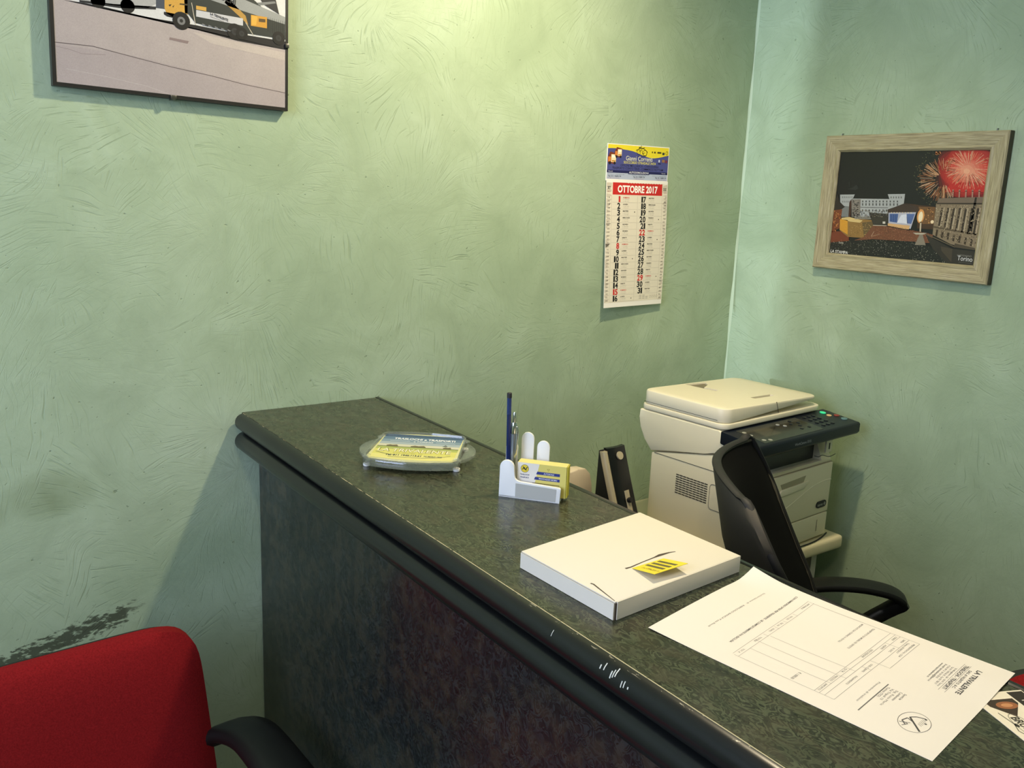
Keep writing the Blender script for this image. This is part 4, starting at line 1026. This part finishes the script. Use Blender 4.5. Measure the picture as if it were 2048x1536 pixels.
for x in (56, 80, 100, 124, 142): pln(x, 206.5-(x-15)*.041+.8, x, 213.5-(x-15)*.041)
p.text('CON RIMBORSO SPESE PER TRASFERTE - SE COMPLETAMENTE IVA ESCLUSA', 15, 230.5, 2.5, (70, 66, 64), width=153, bold=.02, up=(0, -1), right=(1, -.045))
p.text('Dichiarazione di', 37, 260, 2.2, ik2, width=40, up=(0, -1), right=(1, -.03)); p.text('RIEPILOGO BANCA P.zza Rivoli', 84, 258.8, 2.2, ik, width=74, up=(0, -1), right=(1, -.03))
p.build('sheet_print', M_print, paper)

# --- leaflet sticking out from under the sheet
lf = thing('leaflet', 'small cream leaflet with dark photo strip, half under the printed sheet', 'leaflet', (-1.20, -1.40, ZT))
LA, LB, LC_ = Vector((-1.213, -1.362, 0)), Vector((-1.146, -1.347, 0)), Vector((-1.232, -1.411, 0))
du = Vector((.912, -.410, 0)); dv = Vector((-.410, -.912, 0))
lo = Vector((-1.20, -1.40, 0)); l0 = LA-lo-dv*.018
def lmap(x, y, o): q = l0+du*x+dv*y; return Vector((q.x, q.y, .0005+o))
dv2 = (LC_-LA).normalized()
LWd, LHt = .060, .115
prism('card', [lmap(0, 0, -.0003), lmap(LWd, 0, -.0003), lmap(LWd, LHt, -.0003), lmap(0, LHt, -.0003)], (0, 0, .0004), mat('cream_card', L(228, 216, 190), .5), lf)
p = Print(lambda x, y, o: lmap(x, y, o+.0001), 6e-5)
p.rect(LWd-.018, .002, LWd-.001, LHt-.002, (46, 30, 24)); p.poly([(.008, .012), (.040, .012), (.040, .020), (.022, .040), (.008, .022)], (60, 40, 28)); p.up()
p.disc(.026, .022, .011, .006, (150, 92, 54)); p.up(); p.disc(.026, .022, .006, .003, (196, 134, 86)); p.text('PIZZERIA', LWd-.013, .016, .0045, (214, 206, 190), width=.05, right=(0, 1), up=(1, 0)); p.text('da Pino dal 1969', LWd-.007, .020, .003, (190, 180, 164), width=.045, right=(0, 1), up=(1, 0))
p.text('BRUNO', .014, .040, .008, (70, 62, 50), width=.030, right=(0, 1), up=(1, 0), bold=.03); p.text('via Stradella 7', .028, .042, .003, (90, 84, 74), width=.03, right=(0, 1), up=(1, 0)); p.text('Torino 011 2218', .034, .044, .003, (90, 84, 74), width=.03, right=(0, 1), up=(1, 0))
p.pline([(.008, .032), (.010, .050), (.006, .060), (.012, .075), (.010, .095)], .0008, (80, 74, 60)); p.disc(.011, .052, .002, .003, (60, 54, 44), 8); p.ring(.018, .055, .008, .02, .0005, (120, 112, 96), 20)
p.build('leaflet_print', M_gloss, lf)

# ------------------------------------------------------------------ desk behind the counter, speaker, pale device
desk = thing('inner_desk', 'low black desk behind the counter beneath the speaker', 'desk', (-.86, -.24, 0))
box('desk_top', (-.29, -.22, .715), (.27, .225, .745), M_desk, desk, bev=.003)
for sx in (-.27, .23): box('side_panel', (sx, -.20, 0), (sx+.025, .21, .715), M_desk, desk)
DZ = .745
spk = thing('computer_speaker', 'black desktop speaker with silver side strip leaning back beside the printer', 'speaker', (-.660, -.215, DZ), math.radians(4))
H_ = .235
def side_prof(k=0):   # (y, z): vertical rear, front sloping and slightly curved
    front = [(-.128+.098*(z/H_)**.85, z) for z in [H_*i/10 for i in range(11)]]
    return front
pf = side_prof()
prism('cabinet', [(-.033, y+.006, z) for y, z in pf]+[(-.033, -.016, H_*.985), (-.033, -.014, H_*.5), (-.033, -.016, 0)], (.068, 0, 0), M_blackm, spk, bev=.003)
bm = bmesh.new()
for x0_, x1_, nm in ((-.022, .036, 'f'),):
    for a, b in zip(pf, pf[1:]): pass
def strip(name, xa, xb, off, m, z0=0, z1=1, dx_top=0):
    f = lambda u, v, d: Vector((xa+(xb-xa)*u+dx_top*v, (-.128+.098*max(1e-6, (z0+(z1-z0)*v))**.85)+d-.004*math.sin(math.pi*u), (z0+(z1-z0)*v)*H_))
    return sheet(name, lambda u, v: f(u, v, .008), lambda u, v: f(u, v, -off), 6, 14, m, spk)
strip('front_grille', -.022, .037, .002, mat('gloss_black', L(10, 10, 10), .3), 0, 1.01)
strip('side_strip', -.037, -.0225, .003, M_silver, 0, .985)
def onfront(x, t_, o):
    y = -.128+.098*t_**.85-.0061-o; return Vector((x, y, t_*H_))
bm = bmesh.new()
c = onfront(.010, .93, .001); add_tube(bm, c, c+Vector((0, -.003, .0012)), .010, .0095, 18); finish('badge', bm, M_silver, spk)
ctl = strip('control_plate', .004, .020, .006, M_silver, .30, .60)
for t_ in (.38, .51):
    c = onfront(.0115, t_, .001); tube('knob', c, c+Vector((0, -.009, .004)), .0068, M_blackm, spk, .006)
dev = thing('pale_device', 'pale rounded-top device with black lower band, left of the speaker', 'device', (-.80, -.25, DZ), math.radians(14))
arc_ = [(-.085, 0), (.095, 0)]
ol = [(-.08, .095), (.092, .115), (.088, .155), (.078, .183), (.060, .198), (.03, .203), (-.03, .200), (-.08, .195)]
prism('shell', [(x, -.012, z) for x, z in ol], (0, .03, 0), mat('pale_beige_plastic', L(224, 205, 176), .4), dev, bev=.004)
prism('band', [(-.08, -.010, 0), (.098, -.010, 0), (.0915, -.010, .114), (-.08, -.010, .094)], (0, .026, 0), M_black, dev, bev=.001)
c = Vector((.076, -.010, .098)); tube('indicator', c, c+Vector((0, -.0015, 0)), .0016, mat('white_led', L(240, 240, 240), .4), dev)

# ------------------------------------------------------------------ printer table and multifunction printer
st = thing('printer_table', 'ivory low table with rounded edges carrying the printer', 'table', (-.33, -.27, 0))
box('table_top', (-.26, -.222, .697), (.262, .24, .732), M_stand, st, bev=.010, seg=3)
for sx in (-.235, .205): box('side_panel', (sx, -.175, 0), (sx+.022, .225, .697), M_standw, st, bev=.001)
box('rear_panel', (-.213, .20, .35), (.205, .215, .697), M_standw, st)
PZ = .7335
pr_ = thing('multifunction_printer', 'ivory multifunction laser printer with navy control panel in the corner', 'printer', (-.305, -.476, PZ), math.radians(4.0))
W2 = .193
# lower cabinet with the paper output bay cut out on top
body = prism('body', [(-W2, 0, 0), (-W2, .004, .20), (-W2, .03, .262), (-W2, .26, .214), (-W2, .26, .0)], (2*W2, 0, 0), M_printer, pr_, bev=.004)
bayc = prism('cutter', [(-.150, -.02, .205), (-.150, .19, .186), (-.150, .19, .34), (-.150, -.02, .34)], (.300, 0, 0), M_printer)
bayc.location = pr_.location; bayc.rotation_euler = pr_.rotation_euler
cut(body, [bayc])
box('output_bay', (-.1505, .03, .190), (.1505, .195, .236), M_dkgrey, pr_)
prism('bay_floor', [(-.149, .002, .204), (-.149, .186, .1905), (-.149, .186, .1895), (-.149, .002, .203)], (.298, 0, 0), M_printer_s, pr_)
# front cover, drawer and their joints
prism('front_cover', [(-.186, -.0005, .068), (.186, -.0005, .068), (.186, -.0005, .196), (-.186, -.0005, .196)], (0, -.006, 0), M_printer, pr_, bev=.003)
prism('paper_drawer', [(-.186, -.0005, .006), (.186, -.0005, .006), (.186, -.0005, .0655), (-.186, -.0005, .0655)], (0, -.006, 0), M_printer, pr_, bev=.003)
box('cover_gap', (-.188, -.0012, .004), (.188, .0005, .197), mat('ivory_joint', L(150, 141, 112), .6), pr_)
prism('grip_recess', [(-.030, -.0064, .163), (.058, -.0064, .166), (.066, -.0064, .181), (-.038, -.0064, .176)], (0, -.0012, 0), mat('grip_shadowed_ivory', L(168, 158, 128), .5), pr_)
prism('grip_lip', [(-.050, -.0064, .146), (.060, -.0064, .150), (.080, -.0064, .166), (-.034, -.0064, .162)], (0, -.004, 0), M_printer_s, pr_, bev=.0012)
wave_ = catmull([(-.13, -.0066, .085), (-.05, -.0066, .098), (.03, -.0066, .122), (.10, -.0066, .145), (.15, -.0066, .152), (.185, -.0066, .151)], 6)
sweep('wave_groove', wave_, (0, 1, 0), (.0012, .0022), M_printer_s, pr_, 6)
prism('badge', [(x+.150, -.0066, z+.092) for x, z in [(.0135+.0085*math.cos(a), .0085*math.sin(a)) for a in [math.radians(-90+180*i/8) for i in range(9)]]+[(-.0135+.0085*math.cos(a), .0085*math.sin(a)) for a in [math.radians(90+180*i/8) for i in range(9)]]], (0, -.0022, 0), M_black, pr_)
p = Print(lambda x, z, o: Vector((x, -.009-o, z)), 6e-5)
p.text('xerox', .132, .0885, .0072, (170, 170, 160), width=.024, bold=.02); p.disc(.1635, .092, .0042, .0042, (176, 176, 166)); p.up(); p.line((.160, .095), (.167, .089), .0008, (40, 40, 40)); p.line((.160, .089), (.167, .095), .0008, (40, 40, 40))
p.build('badge_print', M_print, pr_)
p = Print(lambda x, z, o: Vector((x, -.0068-o, z)), 6e-5)
p.rect(.140, .022, .143, .052, (150, 140, 112)); p.rect(.1405, .024, .1425, .036, (110, 100, 80)); p.build('level_gauge', M_print, pr_)
# scanner section with the overhanging rear
prism('scanner_unit', [(-W2-.001, .262, .216), (-W2-.001, .286, .240), (-W2-.001, .302, .268), (-W2-.001, .308, .292), (-W2-.001, .306, .314), (-W2-.001, .068, .314), (-W2-.001, .048, .305), (-W2-.001, .046, .264), (-W2-.001, .10, .250)], (2*W2+.004, 0, 0), M_printer, pr_, bev=.004, seg=3)
slab('scanner_lid', rrect(-W2-.001, .052, .203, .307, .022), lambda x, y: .3155, lambda x, y: .3285, M_printer_s, pr_, edge=.0025)
def adf_t(x, y): return .3630-.024*(x+.19)
def adf_b(x, y): return .3290+.0165*max(0, min(1, (x-.010)/.13))
adf = slab('document_feeder', rrect(-W2+.001, .054, .186, .305, .026), adf_b, adf_t, M_printer_s, pr_, edge=.004)
c1 = prism('cutter', [(-.041, .297, .346), (-.033, .203, .346), (-.016, .210, .346), (-.024, .248, .346), (.014, .266, .346), (.031, .289, .346)], (0, 0, .05), M_dkslot)
c2 = prism('cutter', [(-.014, .103, .348), (.069, .103, .348), (.069, .117, .348), (-.014, .117, .348)], (0, 0, .05), M_dkslot)
for c in (c1, c2): c.location = pr_.location; c.rotation_euler = pr_.rotation_euler
cut(adf, [c1, c2])
M_well_shade = mat('painted_recess_shade', L(128, 118, 94), .6)  # grey-brown plates paint the shade inside the feeder recesses
prism('guide_well_shade', [(-.0400, .296, .3464), (-.0325, .2045, .3464), (-.0170, .2105, .3464), (-.0250, .2475, .3464), (.0130, .2655, .3464), (.0300, .2885, .3464)], (0, 0, .0085), M_well_shade, pr_)
prism('finger_well_shade', [(-.0135, .1035, .3484), (.0685, .1035, .3484), (.0685, .1165, .3484), (-.0135, .1165, .3484)], (0, 0, .004), M_well_shade, pr_)
box('feeder_seam', (-W2+.0002, .075, .3345), (-W2+.0012, .295, .3352), M_dkslot, pr_)
box('document_stop', (.06, .14, .329), (.10, .24, .336), M_printer_s, pr_, bev=.001)
prism('feeder_joint', [(.015, .0535, .331), (.0165, .0535, .331), (.004, .0535, .3585), (.0025, .0535, .3585)], (0, .0012, 0), M_dkslot, pr_)
# side details
box('side_seam', (-W2-.0006, .015, .2145), (-W2+.001, .25, .2155), M_dkslot, pr_)
bm = bmesh.new()
for r_ in range(9):
    for c_ in range(9):
        y = .178-c_*.0105; z = .178-r_*.0056; add_box(bm, (-W2-.0004, y-.0093, z), (-W2+.001, y, z+.0026))
o = finish('vent_slots', bm, M_dkslot, pr_, smooth=False); o['kind'] = 'stuff'
pl = rrect(.012, .124, .078, .184, .008, 4)
sweep('access_cover_seam', [Vector((-W2-.0003, y, z)) for y, z in pl]+[Vector((-W2-.0003, *pl[0]))], (1, 0, 0), (.0008, .0010), M_dkslot, pr_, 6)
# navy control panel
def pn(x, y, o=0): # point on the panel surface
    t_ = (y-.060)/(-.045-.060); return Vector((x, y, .3135-.012*t_+o))
PX0, PX1 = -.196, .222
prism('control_panel', [(PX0, .060, .3135), (PX0, .060, .285), (PX0, .0, .268), (PX0, -.040, .272), (PX0, -.0455, .278), (PX0, -.0455, .298), (PX0, -.042, .3018)], (PX1-PX0, 0, 0), M_navy, pr_, bev=.0025)
cp = Print(lambda x, y, o: pn(x, y, .0004+o), 6e-5)
cp.rect(-.160, -.034, .075, .046, (52, 54, 50)); cp.up(); cp.rect(-.158, -.032, .073, .044, (24, 25, 22)); cp.up(); cp.rect(-.120, -.010, -.060, .030, (62, 60, 48))
for x, y in ((-.150, .030), (-.150, .012), (-.145, -.02), (-.128, -.025)): cp.disc(x, y, .006, .005, (150, 150, 140), 10)
cp.text('WorkCentre', -.05, -.026, .004, (90, 90, 84), width=.02)
cp.build('panel_print', M_gloss, pr_)
p = Print(lambda x, z, o: Vector((x, -.0457-o, z)), 6e-5)
p.text('WorkCentre 3315', -.060, .2840, .0060, (150, 156, 160), width=.066); p.build('model_lettering', M_print, pr_)
def button(x, y, rx, ry, m, h=.0018):
    bm = bmesh.new(); n = 14; A = []; 
    for k, hh in ((1, 0), (1, h*.7), (.8, h)): A.append([bm.verts.new(pn(x+rx*k*math.cos(2*math.pi*i/n), y+ry*k*math.sin(2*math.pi*i/n), hh)) for i in range(n)])
    for a, b in zip(A, A[1:]):
        for i in range(n): bm.faces.new((a[i], a[(i+1) % n], b[(i+1) % n], b[i]))
    bm.faces.new(A[-1]); return finish('button', bm, m, pr_)
M_btn = mat('black_button', L(14, 18, 24), .3); M_btng = mat('grey_button', L(150, 152, 148), .4)
for r_ in range(4):
    for c_ in range(3): button(.100+c_*.020, .036-r_*.018, .0062, .0048, M_btn)
for x, y in ((-.020, .030), (-.008, .018), (.02, .02), (.035, .005), (.05, .02), (.035, .034), (.02, -.01), (.05, -.01)): button(x, y, .0055, .0045, M_btng if x < 0 else M_btn)
gm = mat('lit_green_button', L(60, 220, 150), .4); gm.node_tree.nodes['Principled BSDF'].inputs['Emission Color'].default_value = L(40, 220, 150); gm.node_tree.nodes['Principled BSDF'].inputs['Emission Strength'].default_value = .35
button(.190, .040, .0085, .0075, gm); button(.186, .020, .0075, .006, mat('amber_button', L(226, 190, 130), .4)); button(.208, .012, .0085, .0065, mat('red_button', L(140, 50, 40), .4)); button(.203, -.012, .010, .007, mat('teal_button', L(96, 132, 136), .4))
# usb port and clip wire at the right of the bay
box('usb_plate', (.155, -.0008, .222), (.182, .004, .255), M_printer_s, pr_, bev=.001); box('usb_port', (.166, -.0014, .230), (.171, .003, .246), M_black, pr_)
wp = catmull([(.100, -.004, .224), (.115, -.006, .220), (.130, -.007, .222), (.160, -.008, .214), (.190, -.007, .216)], 6)
sweep('wire_guide', wp, (0, 1, 0), (.0018, .0018), M_dkgrey, pr_, 8, 2)
# power lead draped on the table
tag(sweep('power_lead', catmull([(-.40, -.488, .7345), (-.33, -.490, .7345), (-.27, -.487, .7345), (-.20, -.4855, .7345), (-.15, -.478, .7345), (-.10, -.462, .7345)], 6), (0, 0, 1), (.0035, .0035), M_black, None, 10, 2), 'thin black lead lying on the ivory table along the printer front', 'cable')

# ------------------------------------------------------------------ chairs
Wd = Vector((.765, .644, 0)); Fd = Vector((.644, -.765, 0))
och = thing('office_chair', 'black office chair with a curved high back, behind the counter', 'chair', (-.36, -.85, 0))
o0 = Vector((-.36, -.85, 0))
BT = Vector((-.700, -.682, 1.06))
def bpt(u, v, d=0):    # u -1 near .. 1 far, v 0 top .. 1 bottom, d forward offset
    z = -.50*v; rec = .26*v-.10*max(0, v-.55)**1.2
    hw = .207*(1-.20*max(0, 1-v/.16)**2.4)*(1-.06*v)
    bul = .066+.045*min(1, v/.3)
    lift = ((-.030*u*u if u < 0 else .010*u)+.008)*max(0, 1-v/.45)
    c = BT+Fd*(rec+d)+Vector((0, 0, z+lift))
    return c+Wd*hw*u-Fd*bul*(1-abs(u)**2.0)-o0
sheet('back_shell', lambda u, v: bpt(2*u-1, v, -.012), lambda u, v: bpt(2*u-1, v, .002), 22, 22, mat('charcoal_plastic_shell', L(76, 70, 58), .7), och)
def cush(u, v):
    U = (2*u-1)*.965; V = .012+v*.95
    k = (1-abs(2*u-1)**6)*(1-abs(2*v-1)**8); return bpt(U, V, .003+.030*k)
sheet('back_cushion', lambda u, v: bpt((2*u-1)*.985, .006+v*.97, .0015), cush, 22, 22, M_blackf, och)
rim = [bpt(-1, .9, -.004)]+[bpt(-1, 1-.12*i, -.004) for i in range(2, 8)]+[bpt(-.97+1.94*i/16, .0, -.004) for i in range(17)]+[bpt(1, .16+.12*i, -.004) for i in range(7)]
sweep('back_rim', catmull(rim, 3), Fd, (.018, .008), M_blackm, och, 10, 2.2)
SC = Vector((-.415, -.895, .49))
def spt(u, v, z): c = SC+Wd*.24*(2*u-1)+Fd*(.46*v-.20); return c+Vector((0, 0, z))-o0
sheet('seat', lambda u, v: spt(u, v, -.03), lambda u, v: spt(u, v, .035*(1-abs(2*u-1)**5)*(1-abs(2*v-1)**5)), 14, 14, M_blackf, och)
S_far = Vector((-.337, -.562, 0)); Fa = Vector((.759, -.651, 0))
for k, nm in ((0, 'far'), (1, 'near')):
    base = S_far-Wd*.50*k-o0
    def A3(f, z, inn=0): return base+Fa*f+Vector((0, 0, z))-Wd*inn*(1 if k == 0 else -1)
    top_ = catmull([A3(-.04, .655), A3(.0, .680), A3(.06, .694), A3(.13, .697), A3(.19, .690), A3(.225, .678), A3(.235, .664), A3(.215, .648), A3(.17, .615), A3(.12, .570), A3(.08, .52, .02), A3(.05, .47, .07), A3(.04, .455, .13)], 6)
    sweep('armrest', top_, Wd, lambda t_: (.058 if t_ < .45 else .058-.026*min(1, (t_-.45)*6), .020 if t_ < .5 else .034), M_black, och, 14, 4)
bm = bmesh.new(); sc0 = SC-o0
sweep('back_bracket', catmull([sc0+Fd*.05+Vector((0, 0, -.04)), sc0-Fd*.20+Vector((0, 0, -.03)), sc0-Fd*.275+Vector((0, 0, .06)), bpt(0, .75, -.02)], 5), Wd, (.07, .014), M_black, och)
lathe_axis('gas_column', (sc0.x, sc0.y, .10), (0, 0, 1), [(0, .03), (.16, .03), (.161, .018), (.34, .018)], M_black, och)
for k in range(5):
    a = 2*math.pi*k/5+.3; d = Vector((math.cos(a), math.sin(a), 0)); b_ = Vector((sc0.x, sc0.y, .12))
    leg = sweep('base_leg', [b_, b_+d*.14+Vector((0, 0, -.012)), b_+d*.28+Vector((0, 0, -.04))], d.cross(Vector((0, 0, 1))), lambda t_: (.05-.02*t_, .03-.008*t_), M_black, och, 8)
    q = b_+d*.27; sd = d.cross(Vector((0, 0, 1)))
    for s in (-1, 1): tube('castor', Vector((q.x, q.y, .026))+sd*(.006*s), Vector((q.x, q.y, .026))+sd*(.024*s), .026, M_blackm, leg, n=16)

# red visitor chair (local: faces -y, back at y=0)
def red_chair(name, label, loc, rotz, group=None):
    t = thing(name, label, 'chair', loc, rotz, group)
    def rb(u, v):    # backrest outline with rounded corners; u,v in -1..1
        zc, hh = .603, .185
        hw = .232-.026*(v*.5+.5)
        pw = 7
        k = (abs(u)**pw+abs(v)**pw)**(1/pw) if (u or v) else 1
        m_ = max(abs(u), abs(v)); s = m_/k if k else 1
        return u*s*hw, zc+v*s*hh
    def yb(z): return .030*(z-.44)/.36   # slight recline
    def front(u, v):
        U, V = 2*u-1, 2*v-1; x, z = rb(U, V); k = (1-abs(U)**6)*(1-abs(V)**6)
        return Vector((x, -.055+yb(z)-.022*k+.030*(U*U-.6)*-.25, z))
    sheet('back_cushion', lambda u, v: Vector((rb(2*u-1, 2*v-1)[0], -.030+yb(rb(2*u-1, 2*v-1)[1]), rb(2*u-1, 2*v-1)[1])), front, 24, 20, M_red, t)
    sheet('back_shell', lambda u, v: Vector((rb(2*u-1, 2*v-1)[0]*.975, -.010+yb(rb(2*u-1, 2*v-1)[1]), (rb(2*u-1, 2*v-1)[1]-.603)*.955+.603)), lambda u, v: Vector((rb(2*u-1, 2*v-1)[0]*.985, -.031+yb(rb(2*u-1, 2*v-1)[1]), (rb(2*u-1, 2*v-1)[1]-.603)*.955+.603)), 24, 20, M_black, t)
    def seat(u, v, top):
        U, V = 2*u-1, 2*v-1; pw = 6; k = (abs(U)**pw+abs(V)**pw)**(1/pw) or 1; s = max(abs(U), abs(V))/k
        x, y = U*s*.235, -.30+V*s*.225
        return Vector((x, y, (.435+.04*(1-abs(U)**6)*(1-abs(V)**6)) if top else .425))
    sheet('seat', lambda u, v: seat(u, v, 0), lambda u, v: seat(u, v, 1), 16, 16, M_red, t)
    box('seat_pan', (-.215, -.50, .408), (.215, -.10, .4235), M_black, t, bev=.006)
    for s in (-1, 1):
        X = s*.270
        pth = catmull([(X-s*.035, -.035, .555), (X-s*.015, -.06, .575), (X, -.12, .588), (X, -.22, .590), (X, -.31, .583), (X, -.355, .566), (X, -.345, .545), (X, -.30, .50), (X, -.26, .455), (X-s*.03, -.25, .415), (X-s*.08, -.25, .405)], 6)
        sweep('armrest', pth, (1, 0, 0), lambda t_: (.088 if t_ < .5 else .088-.050*min(1, (t_-.5)*4), .032), M_black, t, 14)
        for y in (-.47, -.10): tube('leg', (s*.20, y, .41), (s*.235, y+(-.03 if y < -.2 else .05), 0), .0125, M_black, t)
        sweep('back_support', catmull([(s*.09, -.14, .405), (s*.09, -.02, .41), (s*.09, .0, .47), (s*.09, .006, .60)], 5), (1, 0, 0), (.035, .010), M_black, t)
    return t
rc = red_chair('visitor_chair', 'red upholstered visitor chair with black armrests against the green wall, left of counter', (-1.822, -.215, 0), math.radians(3.5), 'red chairs')
rc2 = dup(rc, (-.600, -1.300, 0), math.radians(-25), label='red upholstered chair behind the counter, only its top corner peeking past the sheet', group='red chairs')
rc2.scale = (1.18, 1.18, 1.18)
